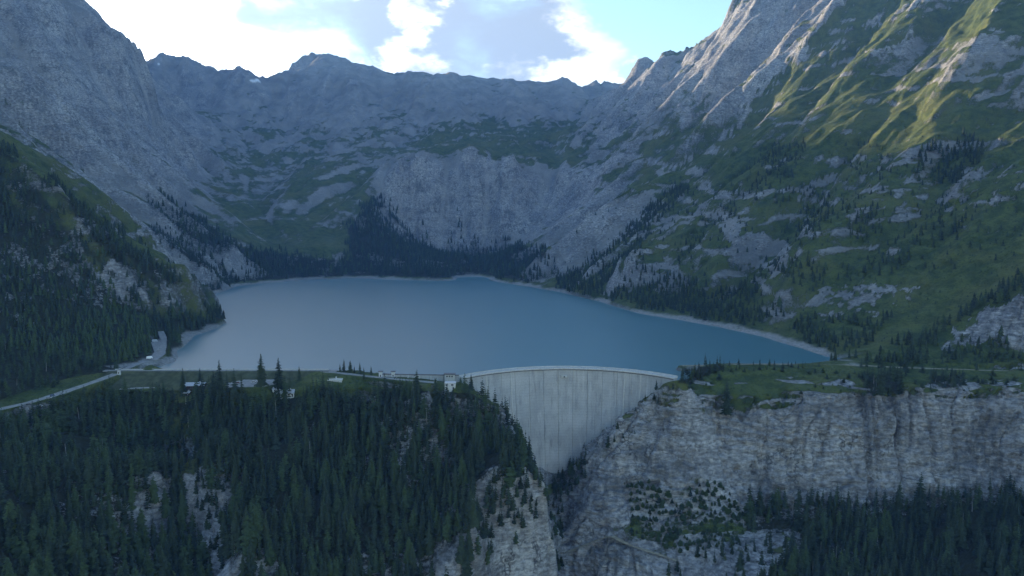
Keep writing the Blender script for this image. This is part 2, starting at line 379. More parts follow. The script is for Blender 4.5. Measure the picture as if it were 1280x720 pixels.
# benches for roads and parking
for name, (pl, wd) in ROADS.items():
    d, z, s_ = dist_polyline(GX, GY, pl)
    DISTROAD = np.minimum(DISTROAD, d-wd/2)
    k = 1-sstep(wd/2+1.5, wd/2+9, d); H = H*(1-k)+(z-0.35)*k
for nm, poly, z in PARK:
    w3 = [PZ(a, b, z) for a, b in poly]
    m = in_poly(GX, GY, [(a, b) for a, b, c in w3]); d, zz, s_ = dist_polyline(GX, GY, w3+w3[:1])
    d = np.where(m, 0, d); k = 1-sstep(2, 9, d); H = H*(1-k)+(z-0.35)*k; DISTROAD = np.minimum(DISTROAD, d)
# displacement along the normal: cracks, ledges, blocks
gx_, gy_ = grad(H); SL = np.hypot(gx_, gy_)
inv = 1/np.sqrt(1+SL*SL); NX, NY, NZ = -gx_*inv, -gy_*inv, inv
steep = sstep(0.55, 1.3, SL)
gsp = GY*0.0026
def dsp(L): return sstep(1.0, 2.5, L/np.maximum(gsp, 1.0))
q = fbm(GX/60, GY/60, H/60, o=2)
dn = (ridged(GX/30, GY/30, H/55, o=3)-1.3)*3.4*dsp(30)*(1-.65*far)
dn += (ridged(GX/9, GY/9, H/16, o=3)-1.3)*1.1*dsp(9)
dn += (np.abs((((H+0.12*GX+6*q)/8.0) % 1.0)-0.5)-0.25)*1.0*dsp(8)
lz = (H+0.06*GX+9*q+2.5*fbm(GX/16, GY/16, H/16, o=2))/8.5; lf = lz % 1.0; li = np.floor(lz)
ledge = (np.where(lf < .72, lf/.72, (1-lf)/.28)-.5)*(1.2+1.6*np.abs(np.sin(li*12.9898)))
crk = 1-np.abs(perlin(GX/17+.6*q, GY/17, H/140))*3.2
dn += (1-far)*sstep(600, 650, GY)*(ledge*1.3-4.5*np.clip(crk, 0, 1)**4+2.2*fbm(GX/24, GY/24, H/45, o=3))
dn += far*(ridged(GX/120, GY/120, H/160, o=3)-1.3)*6
for cpx, cw, cd in ((903, 1.6, 5.0), (1083, 2.2, 7.0), (1094, 1.4, 4.0), (1121, 1.6, 5.5), (1160, 1.8, 6.0), (985, 1.3, 3.0), (1225, 1.5, 3.5), (950, 1.3, 2.5), (868, 1.5, 3.0)):
    cx = float(tan_col(cpx, 540))*705
    dn -= cd*np.exp(-((GX-cx-3.0*perlin(H/22+cpx, GY*0)-1.2*perlin(H/7+cpx, GY*0+3))/cw)**2)*sstep(670, 680, GY)*(1-sstep(725, 735, GY))
dn *= steep*np.where(GY > 820, calm, 1)*sstep(6, 20, arcd)*sstep(0, 6, DISTROAD)
VX, VY, VZ = GX+NX*dn, GY+NY*dn, H+NZ*dn
def terrain_z(X, Y):
    X, Y = np.asarray(X, float), np.asarray(Y, float)
    r = np.clip(np.interp(Y, ROW, np.arange(len(ROW))), 0, len(ROW)-1.001); t = X/(Y+260.0*np.exp(-Y/160.0))
    c = np.clip(np.interp(t, TANC, np.arange(len(TANC))), 0, len(TANC)-1.001)
    r0, c0 = r.astype(int), c.astype(int); fr, fc = r-r0, c-c0
    return ((VZ[r0,c0]*(1-fc)+VZ[r0,c0+1]*fc)*(1-fr)+(VZ[r0+1,c0]*(1-fc)+VZ[r0+1,c0+1]*fc)*fr)
def sample(A, X, Y):
    r = np.clip(np.rint(np.interp(Y, ROW, np.arange(len(ROW)))), 0, len(ROW)-1).astype(int)
    c = np.clip(np.rint(np.interp(np.asarray(X)/(np.asarray(Y)+260.0*np.exp(-np.asarray(Y)/160.0)), TANC, np.arange(len(TANC)))), 0, len(TANC)-1).astype(int)
    return A[r, c]

# ---------------------------------------------------------------- ground cover read off the photograph
PX, PY = project(VX, VY, VZ)
jx, jy = fbm(GX/(GY*.03), GY/(GY*.03+1)+H/40, o=5, gain=.7)*9, fbm(GX/(GY*.03)+40, H/30, o=5, gain=.7)*9
pn = fbm(GX/(GY*.018)+7, GY/60+H/(GY*.012), o=4, gain=.65)
ROCKS = [  # (polygon, Dmin, Dmax, grass value)  negative = bare rock, positive = grass
 ([(0,312),(45,310),(60,350),(30,400),(0,400)], 700, 1300, -.75), ([(60,318),(100,300),(120,340),(140,330),(135,372),(100,385),(60,410),(10,405),(40,380)], 700, 1300, -.6),
 ([(110,340),(150,325),(185,350),(180,370),(125,390)], 700, 1300, -.6), ([(60,430),(100,440),(110,470),(70,480)], 700, 1000, -.7), ([(25,505),(62,505),(60,535),(35,545)], 600, 730, -1),
 ([(900,270),(930,285),(985,310),(975,345),(935,335),(905,300)], 1000, 1900, -1), ([(1000,380),(1030,360),(1100,355),(1150,345),(1145,370),(1080,395),(1030,395)], 800, 1300, -1),
 ([(1170,440),(1195,405),(1240,380),(1290,365),(1290,425),(1230,425),(1190,445)], 700, 1000, -1), ([(820,330),(850,330),(860,355),(825,360)], 1100, 1700, -1),
 ([(1000,225),(1090,215),(1180,225),(1290,190),(1290,255),(1180,265),(1080,255),(1000,260)], 900, 1700, -.5), ([(1080,60),(1180,45),(1290,60),(1290,95),(1180,100),(1090,100)], 1200, 2200, -.3),
 ([(1090,110),(1200,100),(1290,120),(1290,150),(1100,170)], 1200, 2000, -.15), ([(700,240),(790,250),(860,200),(900,240),(850,290),(800,300),(740,320),(690,310)], 1400, 3000, -.5),
 ([(520,200),(700,215),(720,260),(700,300),(520,300)], 2300, 3000, -.6), ([(850,100),(930,0),(1000,-20),(1060,0),(960,100),(900,150)], 1900, 3500, -.7),
 ([(0,100),(70,140),(130,230),(200,320),(170,330),(100,250),(0,190)], 1100, 2400, .35), ([(530,150),(640,150),(760,150),(740,205),(640,208),(530,198)], 2600, 3900, .35),
 ([(380,288),(440,285),(466,315),(380,318)], 2100, 2700, 1), ([(1100,400),(1200,330),(1290,270),(1290,350),(1200,385),(1130,430),(1060,450)], 800, 1300, .6),
 ([(780,600),(850,588),(905,605),(930,640),(925,680),(850,690),(790,670)], 560, 760, .38), ([(850,470),(1290,480),(1290,440),(850,440)], 735, 860, .8),
 ([(845,668),(1000,660),(1010,690),(960,740),(850,740)], 540, 680, -.7), ([(900,500),(1000,490),(1010,503),(930,515)], 600, 760, .8), ([(1090,484),(1290,488),(1290,500),(1100,496)], 600, 760, .6), ([(840,470),(870,475),(830,520),(770,570),(700,600),(760,540),(800,500)], 640, 790, .35),
 ([(1050,0),(1290,-20),(1290,40),(1150,45),(1060,70),(960,140),(930,180),(900,190)], 1200, 2800, .65), ([(900,200),(1000,170),(1120,160),(1090,215),(980,225),(900,240)], 1200, 2200, .6),
]
VEG = 0.62-0.75*sstep(.45, 1.15, SL)-0.32*sstep(420, 900, H)*(1-sstep(.15, .35, GX/GY)*.75)-0.14*sstep(2300, 3000, GY)
tw = GX/GY+fbm(GX/200+3, H/120, o=4, gain=.6)*.06
VEG += .66*sstep(.02, .24, tw)*sstep(800, 900, GY)
VEG += .62*sstep(-.28, -.38, tw)*(1-sstep(1300, 1600, GY))*sstep(620, 660, GY)
VEG += .6*(1-sstep(790, 810, GY))*sstep(695, 712, GY)*sstep(-.03, -.06, GX/GY)
VEG += fbm(GX/55, GY/55, H/90, o=3)*.20+far*fbm(GX/240, GY/240, H/200, o=4, gain=.6)*.34
NB_ = perlin(H/5.0+1.5*q, GX/70, GY/40)+.5*perlin(H/2.2, GX/30+4, GY/30)
VEG -= .95*sstep(.05, .45, NB_)*(1-far)*sstep(690, 705, GY)*(1-sstep(765, 785, GY))*sstep(.18, .22, GX/GY)
VEG += .35*(1-far)*sstep(706, 722, GY)*sstep(.18, .22, GX/GY)
VEG += .22*far*(1-sstep(.5, .9, SL0))*(1-sstep(500, 900, H))
VEG -= .42*RIB*np.clip(amp, 0, 1)
BAND = perlin(H/19+1.3*fbm(GX/260, GY/260, o=3), GX/420, GY/420+.5)+.6*perlin(H/8.5+2.0*fbm(GX/120, GY/120, o=2), GX/160+9, GY/160)
VEG -= .62*sstep(.12, .55, BAND)*sstep(.04, .2, tw)*far+.3*sstep(.15, .6, BAND)*far*(1-sstep(.04, .2, tw))
for poly, d0, d1, val in ROCKS:
    jk = .3 if d1 < 870 else 1.0
    m = in_poly(PX+jx*jk, PY+jy*jk, poly) & (GY > d0) & (GY < d1)
    VEG[m] += val*(.75+.9*np.clip(pn[m], -.6, .8))
SHOREM = np.where((GY > 790) & (GY < 2400), 1-sstep(3.0, 6.0, H-fbm(GX/45, GY/45, o=3)*3.0), 0.0)
DRY = sstep(-.3, .3, fbm(GX/140+9, GY/140, o=3))
def make_mat(name):
    m = bpy.data.materials.new(name); return m, NT(nodes_of(m))
def finish(g, **kw):
    b = g.n('ShaderNodeBsdfPrincipled', kw); g.n('ShaderNodeOutputMaterial', {'Surface': b.outputs[0]}); return b
def terrain_material():
    m, g = make_mat('mountain_ground')
    pos = g.n('ShaderNodeNewGeometry').outputs['Position']
    A = lambda n: g.n('ShaderNodeAttribute', attribute_name=n).outputs['Fac']
    big = g.noise(pos, .012, 5, .6); mid = g.noise(pos, .06, 6, .62); fine = g.noise(pos, .35, 5, .65)
    streak = g.noise(g.vmath('MULTIPLY', pos, (.16, .16, .012)), 1.0, 5, .6)
    bedv = g.vmath('MULTIPLY', g.vmath('ADD', pos, g.vmath('MULTIPLY', g.n('ShaderNodeTexNoise', {'Vector': pos, 'Scale': .02}).outputs['Color'], (0, 0, 30))), (.006, .006, .16))
    beds = g.noise(bedv, 1.0, 5, .6)
    rock = g.mix(g.ramp(big, .35, .65), (.20, .20, .205), (.35, .345, .335))
    crag = g.noise(pos, .022, 7, .58)
    rock = g.mix(g.math('MULTIPLY', g.ramp(crag, .49, .38), .6), rock, (.10, .105, .11))
    rock = g.mix(g.math('MULTIPLY', g.ramp(streak, .48, .70), .6), rock, (.43, .41, .385))
    rock = g.mix(g.math('MULTIPLY', g.ramp(streak, .50, .30), .42), rock, (.12, .125, .13))
    rock = g.mix(g.math('MULTIPLY', g.ramp(beds, .50, .38), .35), rock, (.13, .13, .135))
    rock = g.mix(g.math('MULTIPLY', g.ramp(fine, .46, .34), .55), rock, (.09, .09, .09))
    rock = g.mix(g.math('MULTIPLY', g.ramp(g.noise(pos, .02, 3), .60, .72), .12), rock, (.42, .33, .22))
    crv = g.n('ShaderNodeTexVoronoi', {'Vector': g.vmath('ADD', g.vmath('MULTIPLY', pos, (.05, .05, .011)), g.vmath('MULTIPLY', g.n('ShaderNodeTexNoise', {'Vector': pos, 'Scale': .12, 'Detail': 4.0}).outputs['Color'], (.9, .9, .9))), 'Scale': 1.0}, feature='DISTANCE_TO_EDGE').outputs['Distance']
    rock = g.mix(g.math('MULTIPLY', g.math('MULTIPLY', g.ramp(crv, .06, .0), g.ramp(big, .50, .62)), .8), rock, (.05, .05, .052))
    thin = g.noise(g.vmath('ADD', g.vmath('MULTIPLY', pos, (.03, .03, .9)), g.vmath('MULTIPLY', g.n('ShaderNodeTexNoise', {'Vector': pos, 'Scale': .04, 'Detail': 3.0}).outputs['Color'], (0, 0, 5))), 1.0, 3, .6)
    rock = g.mix(g.math('MULTIPLY', g.ramp(thin, .40, .30), .7), rock, (.06, .06, .062))
    grit = g.noise(pos, 1.1, 4, .7)
    rock = g.mix(g.math('MULTIPLY', g.ramp(grit, .54, .66), .25), rock, (.45, .44, .42))
    blocky = g.noise(g.vmath('MULTIPLY', pos, (.16, .16, .42)), 1.0, 5, .62)
    rk = g.n('ShaderNodeVectorMath', {0: rock}, operation='SCALE'); g.t.links.new(g.math('MULTIPLY', g.ramp(blocky, .30, .70, .60, 1.40), g.ramp(grit, .3, .7, .93, 1.07)), rk.inputs[3]); rock = rk.outputs[0]
    grass = g.mix(g.ramp(mid, .35, .65), (.042, .062, .022), (.090, .112, .034))
    grass = g.mix(g.math('MULTIPLY', g.math('MULTIPLY', A('dry'), g.ramp(big, .4, .6)), .5), grass, (.13, .13, .045))
    grass = g.mix(g.math('MULTIPLY', g.ramp(fine, .48, .32), .7), grass, (.018, .032, .014))
    scree = g.mix(g.ramp(fine, .35, .65), (.19, .19, .185), (.33, .32, .30))
    v = g.math('ADD', A('veg'), g.math('ADD', g.math('MULTIPLY', g.math('SUBTRACT', mid, .5), 1.1), g.math('MULTIPLY', g.math('SUBTRACT', fine, .5), .9)))
    gm = g.ramp(v, .24, .60)
    rock = g.mix(g.math('MULTIPLY', g.ramp(A('rib'), -.1, -.6), .45), rock, (.34, .33, .315))
    rock = g.mix(g.math('MULTIPLY', A('talus'), .8), rock, g.mix(g.ramp(big, .35, .65), (.17, .172, .165), (.25, .245, .235)))
    col = g.mix(gm, rock, grass)
    col = g.mix(A('snow'), col, (.8, .82, .85))
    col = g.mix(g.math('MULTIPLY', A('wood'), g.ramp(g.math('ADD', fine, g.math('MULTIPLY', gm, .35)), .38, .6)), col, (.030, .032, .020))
    col = g.mix(g.math('MULTIPLY', A('shore'), g.ramp(mid, .2, .45)), col, scree)
    hgt = g.math('ADD', g.math('MULTIPLY', mid, 3.0), g.math('MULTIPLY', g.ramp(crv, .0, .1), .3))
    hgt = g.math('ADD', hgt, g.math('MULTIPLY', fine, 1.0))
    hgt = g.math('ADD', hgt, g.math('MULTIPLY', g.math('ADD', g.math('MULTIPLY', streak, 2.0), g.math('MULTIPLY', beds, 2.0)), g.math('SUBTRACT', 1.0, gm)))
    bump = g.n('ShaderNodeBump', {'Strength': .9, 'Distance': 1.6, 'Height': hgt})
    bump = g.n('ShaderNodeBump', {'Strength': .75, 'Distance': 7.0, 'Height': crag, 'Normal': bump.outputs[0]})
    finish(g, **{'Base Color': col, 'Roughness': .93, 'Specular IOR Level': .15, 'Normal': bump.outputs[0]})
    return m
def grid_mesh(name, X, Y, Z, mat, attrs=None):
    nr, nc = X.shape; me = bpy.data.meshes.new(name)
    co = np.stack([X, Y, Z], -1).reshape(-1, 3).astype(np.float32)
    idx = np.arange(nr*nc, dtype=np.int32).reshape(nr, nc)
    q = np.stack([idx[:-1,:-1], idx[:-1,1:], idx[1:,1:], idx[1:,:-1]], -1).reshape(-1, 4)
    me.vertices.add(len(co)); me.vertices.foreach_set('co', co.ravel())
    me.loops.add(q.size); me.loops.foreach_set('vertex_index', q.ravel())
    me.polygons.add(len(q)); me.polygons.foreach_set('loop_start', np.arange(0, q.size, 4, dtype=np.int32))
    me.polygons.foreach_set('use_smooth', np.ones(len(q), bool))
    for k, v in (attrs or {}).items():
        a = me.attributes.new(k, 'FLOAT', 'POINT'); a.data.foreach_set('value', v.astype(np.float32).ravel())
    me.update(calc_edges=True); me.materials.append(mat)
    o = bpy.data.objects.new(name, me); COL.objects.link(o); return o
# forest stands read off the photograph (polygons of the ground under the trees): polygon, Dmin, Dmax, spacing, height range, share of larch, thinning
STEEP_OK = {0, 2, 4, 6, 7, 8, 9, 10, 11, 35, 36, 38, 39, 40, 41}
STANDS = [
 ([(-60,512),(0,524),(85,500),(150,492),(215,505),(228,600),(250,680),(275,735),(300,900),(-100,900),(-100,560)], 380, 735, 7.4, (12,27), .45, .93),
 ([(150,490),(215,488),(225,520),(190,530),(140,520)], 640, 745, 6.5, (10,17), .3, .9),
 ([(215,494),(330,490),(420,490),(520,488),(590,492),(632,520),(657,572),(680,612),(690,625),(668,650),(640,665),(622,680),(600,720),(565,735),(560,900),(300,900),(285,680),(255,590),(232,530)], 420, 726, 7.0, (13,30), .22, .95),
 ([(600,690),(650,650),(690,660),(690,760),(600,900)], 480, 640, 9.0, (14,22), .1, .35),
 ([(928,640),(960,628),(1000,622),(1080,624),(1140,618),(1200,610),(1260,612),(1400,630),(1450,900),(960,900),(940,735),(1000,690),(985,665),(935,668)], 380, 682, 7.0, (12,27), .15, .93),
 ([(840,690),(1010,665),(1010,900),(820,900)], 480, 660, 9.5, (9,18), .1, .55),
 ([(690,600),(720,580),(752,552),(770,545),(745,580),(715,622),(692,640)], 640, 775, 6.0, (9,15), .1, .9),
 ([(752,552),(800,506),(842,478),(850,500),(790,550),(745,590)], 690, 770, 11, (5,10), .2, .55),
 ([(848,478),(856,462),(900,455),(905,462),(880,470),(855,486)], 715, 800, 6.0, (9,15), .1, .95), ([(900,456),(990,452),(1030,455),(1000,462),(905,464)], 740, 815, 9, (5,9), .1, .55),
 ([(1075,470),(1120,466),(1130,492),(1085,494)], 690, 760, 6.5, (12,19), .1, .95), ([(1165,470),(1205,468),(1205,484),(1165,486)], 690, 770, 7.0, (8,13), .1, .9),
 ([(1040,458),(1180,462),(1290,464),(1290,456),(1180,450),(1040,448)], 760, 860, 9, (8,14), .1, .7),
 ([(0,185),(50,220),(100,260),(150,296),(200,331),(250,370),(285,402),(270,410),(232,425),(215,450),(196,420),(168,372),(150,330),(110,300),(60,300),(0,300)], 760, 1330, 8.0, (11,20), .1, .93),
 ([(0,405),(70,410),(130,390),(190,400),(200,445),(160,462),(95,470),(60,480),(0,500)], 640, 1050, 7.4, (9,17), .65, .95), ([(0,300),(110,300),(150,330),(190,395),(130,392),(70,412),(0,410)], 700, 1200, 7.4, (8,16), .25, .88),
 ([(-200,200),(0,185),(0,520),(-200,540)], 500, 1250, 9.5, (12,20), .2, .9),
 ([(195,240),(240,265),(300,310),(380,322),(440,326),(435,285),(470,248),(500,240),(560,246),(585,290),(640,305),(690,318),(700,345),(660,352),(600,342),(560,347),(440,344),(330,350),(290,352),(262,320),(215,280)], 1750, 2760, 11.5, (14,24), .05, .96),
 ([(180,235),(215,270),(262,330),(285,350),(262,352),(225,330),(190,290)], 1400, 2300, 10.5, (9,16), .1, .82),
 ([(225,305),(262,330),(300,345),(282,362),(268,372),(250,345)], 1450, 2000, 9, (9,16), .1, .92),
 ([(690,357),(705,340),(760,312),(790,280),(850,232),(862,236),(815,290),(800,320),(830,345),(870,345),(885,396),(850,396),(800,388),(750,373),(710,364)], 1100, 2100, 9.5, (11,19), .1, .92),
 ([(865,362),(905,350),(960,362),(978,392),(930,408),(880,402)], 950, 1400, 8.5, (9,17), .1, .88), ([(1000,400),(1060,395),(1110,395),(1100,425),(1040,448),(1000,432)], 820, 1150, 8.5, (8,16), .1, .85),
 ([(1085,458),(1120,435),(1200,388),(1285,338),(1285,366),(1235,380),(1190,405),(1165,445),(1140,458)], 740, 1050, 7.2, (10,17), .1, .95), ([(1180,446),(1200,425),(1285,420),(1285,458),(1185,458)], 740, 900, 7.5, (7,14), .2, .85),
 ([(1060,345),(1100,325),(1150,295),(1205,270),(1200,292),(1150,318),(1100,345)], 900, 1300, 8.5, (9,16), .1, .9), ([(945,195),(960,182),(1005,180),(1003,205),(985,225),(955,212)], 1300, 2000, 10, (9,15), .1, .85),
 ([(1140,215),(1150,185),(1200,172),(1232,178),(1225,205),(1190,225),(1150,232)], 1050, 1600, 8.5, (11,18), .05, .95), ([(970,240),(1010,232),(1040,262),(1020,300),(980,290)], 1050, 1600, 10, (9,15), .1, .75),
 ([(1055,265),(1090,255),(1115,275),(1100,305),(1060,300)], 950, 1400, 9.5, (9,15), .1, .8), ([(960,330),(1000,320),(1050,330),(1080,345),(1030,362),(990,360)], 950, 1400, 10, (8,14), .1, .8),
 ([(860,260),(960,230),(1060,240),(1280,240),(1280,330),(1100,340),(1000,360),(880,350),(840,310)], 900, 1900, 19, (6,13), .1, .5), ([(1040,190),(1100,180),(1140,215),(1090,235)], 1100, 1600, 15, (7,13), .1, .55),
 ([(700,300),(760,260),(850,215),(900,240),(860,300),(800,330)], 1400, 2500, 26, (7,13), .1, .4), ([(1130,262),(1250,240),(1280,245),(1260,262),(1140,275)], 950, 1500, 11, (4,8), .1, .6),
 ([(785,605),(850,592),(905,608),(928,640),(925,680),(850,690),(790,670)], 560, 760, 4.6, (3.0,7), .85, .8), ([(850,474),(1290,488),(1290,500),(1100,497),(1000,503),(900,512),(850,500)], 600, 760, 9, (2,5), .6, .5),
 ([(940,200),(990,210),(900,290),(850,330),(840,310),(900,250)], 1250, 2000, 13, (8,14), .1, .55),
 ([(585,600),(676,585),(688,612),(690,640),(672,640),(660,650),(652,700),(640,690),(634,636),(604,676),(570,695),(556,660)], 540, 700, 5.6, (9,17), .1, .85),
 ([(232,520),(262,570),(290,640),(312,720),(290,735),(262,690),(246,660),(240,600),(215,560)], 500, 710, 6.4, (8,16), .15, .55),
 ([(690,600),(700,610),(704,660),(700,720),(688,720),(688,650)], 560, 775, 6.0, (8,14), .1, .8),
 ([(856,466),(960,458),(1100,462),(1290,470),(1290,488),(1100,484),(960,476),(860,482)], 690, 800, 10, (4,9), .3, .4),
 ([(700,330),(860,235),(1000,190),(1285,130),(1285,335),(1180,390),(1100,430),(1000,428),(880,395),(760,370)], 850, 2300, 13.5, (1.6,4.2), .45, .62),
]
SNOW = np.zeros(GX.shape)
for poly in ([(312,99),(323,99),(325,102),(314,102)], [(194,79),(201,80),(199,82)]):
    SNOW[in_poly(PX, PY, poly) & (GY > 4000) & (GY < 4700)] = 1
TALUS = far*(1-sstep(.62, 1.0, SL0+.35*RIB+.15*fbm(GX/130, GY/130, H/130, o=3)))
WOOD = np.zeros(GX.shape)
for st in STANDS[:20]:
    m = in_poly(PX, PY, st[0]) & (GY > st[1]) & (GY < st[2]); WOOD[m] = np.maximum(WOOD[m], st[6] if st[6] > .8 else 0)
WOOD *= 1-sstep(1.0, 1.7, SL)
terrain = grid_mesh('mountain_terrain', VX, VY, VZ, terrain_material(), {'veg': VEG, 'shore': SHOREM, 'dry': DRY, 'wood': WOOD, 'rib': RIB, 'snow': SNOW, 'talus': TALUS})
terrain['kind'] = 'structure'

# ---------------------------------------------------------------- water
def water_material():
    m, g = make_mat('lake_water')
    pos = g.n('ShaderNodeNewGeometry').outputs['Position']
    w1 = g.noise(g.vmath('MULTIPLY', pos, (1, 1.6, 1)), .16, 4, .6); w2 = g.noise(pos, .9, 3, .6)
    patch = g.noise(g.vmath('MULTIPLY', pos, (.6, 1.8, 1)), .008, 4, .6)
    b = g.n('ShaderNodeBump', {'Strength': .05, 'Distance': .1, 'Height': w2})
    finish(g, **{'Base Color': (.052, .145, .170, 1), 'Roughness': .32, 'IOR': 1.33})
    return m
bm = bmesh.new()
near_edge = [(-700, 1000), (-455, 790), (-440, 778.5)]+[(x, 778.5) for x in (-400, -300, -200, -150)]+[(-137, 754), (-58, 748)]
near_edge += [arc_pt(a, ARC_R+2) for a in np.linspace(-.83, .83, 24)]+[(180, 752), (230, 800), (420, 830), (900, 860)]
ring = near_edge+[(900, 2300), (-1000, 2300), (-1000, 1000)]
bm.faces.new([bm.verts.new((x, y, 0)) for x, y in ring]); bmesh.ops.triangulate(bm, faces=bm.faces)
me = bpy.data.meshes.new('lake_water'); bm.to_mesh(me); bm.free(); me.materials.append(water_material())
lake = bpy.data.objects.new('lake_water', me); COL.objects.link(lake); lake['kind'] = 'structure'

# ---------------------------------------------------------------- haze
def haze_box():
    x0, x1, y0, y1 = -7200., 7200., -500., 7200.
    z0, z1 = float(VZ.min())-1-.5, max(float(VZ.max()), CAMZ)+20
    bm = bmesh.new(); bmesh.ops.create_cube(bm, size=1.0)
    for v in bm.verts: v.co = ((x0+x1)/2+v.co.x*(x1-x0), (y0+y1)/2+v.co.y*(y1-y0), (z0+z1)/2+v.co.z*(z1-z0))
    me = bpy.data.meshes.new('haze'); bm.to_mesh(me); bm.free()
    m = bpy.data.materials.new('blue_air'); g = NT(nodes_of(m))
    v = g.n('ShaderNodeVolumePrincipled', {'Color': (.22, .48, 1.0, 1), 'Density': HAZE_DENSITY, 'Anisotropy': 0.0})
    g.n('ShaderNodeOutputMaterial', {'Volume': v.outputs[0]}); me.materials.append(m)
    o = bpy.data.objects.new('haze', me); COL.objects.link(o); o['kind'] = 'stuff'
    o['label'] = 'thin blue air filling the valley'; o['category'] = 'haze'
HAZE_DENSITY = 0.55e-4
haze_box()

# ---------------------------------------------------------------- mesh helpers and plain materials
def link(name, me, mats, parent=None):
    for m in (mats if isinstance(mats, (list, tuple)) else [mats]):
        if m.name not in [x.name for x in me.materials if x]: me.materials.append(m)
    o = bpy.data.objects.new(name, me); COL.objects.link(o)
    if parent: o.parent = parent
    return o
def bm_obj(name, bm, mat, parent=None, smooth=False):
    bmesh.ops.recalc_face_normals(bm, faces=bm.faces)
    me = bpy.data.meshes.new(name); bm.to_mesh(me); bm.free()
    if smooth: me.polygons.foreach_set('use_smooth', np.ones(len(me.polygons), bool))
    return link(name, me, mat, parent)
def box(bm, x0, x1, y0, y1, z0, z1, bev=0.0):
    r = bmesh.ops.create_cube(bm, size=1.0)
    for v in r['verts']: v.co = ((x0+x1)/2+v.co.x*(x1-x0), (y0+y1)/2+v.co.y*(y1-y0), (z0+z1)/2+v.co.z*(z1-z0))
    if bev: bmesh.ops.bevel(bm, geom=list({e for v in r['verts'] for e in v.link_edges}), offset=bev, segments=1, affect='EDGES')
def prism(bm, prof, x0, x1):                        # profile in (y, z), run along x
    a = [bm.verts.new((x0, y, z)) for y, z in prof]; b = [bm.verts.new((x1, y, z)) for y, z in prof]
    bm.faces.new(a); bm.faces.new(b[::-1]); n = len(prof)
    for i in range(n): bm.faces.new((a[i], a[(i+1) % n], b[(i+1) % n], b[i]))
def boxo(name, mat, parent, *a, bev=0.0):
    bm = bmesh.new(); box(bm, *a, bev=bev); return bm_obj(name, bm, mat, parent)
def thing(name, label, cat, loc, rz=0.0, group=None):
    o = bpy.data.objects.new(name, None); COL.objects.link(o); o.location = loc; o.rotation_euler = (0, 0, rz)
    o.empty_display_size = 1.0; o['label'] = label; o['category'] = cat
    if group: o['group'] = group
    return o
def tag(o, label, cat, group=None):
    o['label'] = label; o['category'] = cat
    if group: o['group'] = group
    return o
def plain(name, col, rough=.8, var=.25, scale=.5, metal=0.0, spec=.3, bump=0.0):
    m, g = make_mat(name); pos = g.n('ShaderNodeTexCoord').outputs['Object']
    n = g.noise(pos, scale, 5, .6)
    c = g.mix(g.ramp(n, .3, .7), tuple(v*(1-var) for v in col), tuple(min(1, v*(1+var)) for v in col))
    kw = {'Base Color': c, 'Roughness': rough, 'Metallic': metal, 'Specular IOR Level': spec}
    if bump: kw['Normal'] = g.n('ShaderNodeBump', {'Strength': .6, 'Distance': bump, 'Height': n}).outputs[0]
    finish(g, **kw); return m
def concrete_material():
    m, g = make_mat('weathered_concrete')
    pos = g.n('ShaderNodeNewGeometry').outputs['Position']
    a = g.noise(g.vmath('MULTIPLY', pos, (.25, .25, .012)), 1.0, 5, .65); b = g.noise(pos, .05, 4, .6); c = g.noise(pos, .9, 4, .6)
    col = g.mix(g.ramp(b, .3, .7), (.36, .36, .355), (.48, .475, .46))
    col = g.mix(g.math('MULTIPLY', g.ramp(a, .56, .70), .6), col, (.56, .55, .53))
    col = g.mix(g.math('MULTIPLY', g.ramp(a, .47, .32), .55), col, (.18, .18, .18))
    sepz = g.n('ShaderNodeSeparateXYZ', {0: pos}).outputs[2]
    lift = g.math('ABSOLUTE', g.math('SUBTRACT', g.math('FRACT', g.math('DIVIDE', sepz, 3.0)), .5))   # pour lifts, 3 m each
    col = g.mix(g.math('MULTIPLY', g.ramp(lift, .45, .495), .5), col, (.20, .20, .20))
    col = g.mix(g.math('MULTIPLY', g.ramp(c, .5, .35), .3), col, (.22, .22, .21))
    finish(g, **{'Base Color': col, 'Roughness': .85, 'Specular IOR Level': .25, 'Normal': g.n('ShaderNodeBump', {'Strength': .4, 'Distance': .15, 'Height': c}).outputs[0]})
    return m
M_CONC = concrete_material()
M_PALEC = plain('pale_concrete', (.50, .49, .46), .8, .12, .4)
M_DARKC = plain('dark_coping_and_shade', (.13, .13, .14), .8, .2, .6)
M_ASPH = plain('road_gravel', (.25, .245, .235), .9, .22, .25, spec=.2, bump=.05)
M_DIRT = plain('dirt_track', (.26, .23, .17), .95, .25, .3, spec=.1, bump=.05)
M_WHITE = plain('white_render', (.56, .56, .55), .8, .12, .6)
M_TIMBER = plain('dark_timber', (.055, .040, .030), .8, .35, 1.5)
M_METAL = plain('grey_sheet_metal', (.42, .43, .45), .45, .12, .8, .3, .5)
M_SLATE = plain('slate_roof', (.10, .10, .11), .6, .25, 1.5)
M_GLASS = plain('window_glass', (.02, .025, .03), .08, .1, .5, 0, .8)
M_BANK = plain('embankment_grass', (.075, .082, .045), .95, .30, .12, spec=.1, bump=.2)
M_STEEL = plain('railing_steel', (.20, .21, .22), .5, .1, .5, .8, .5)

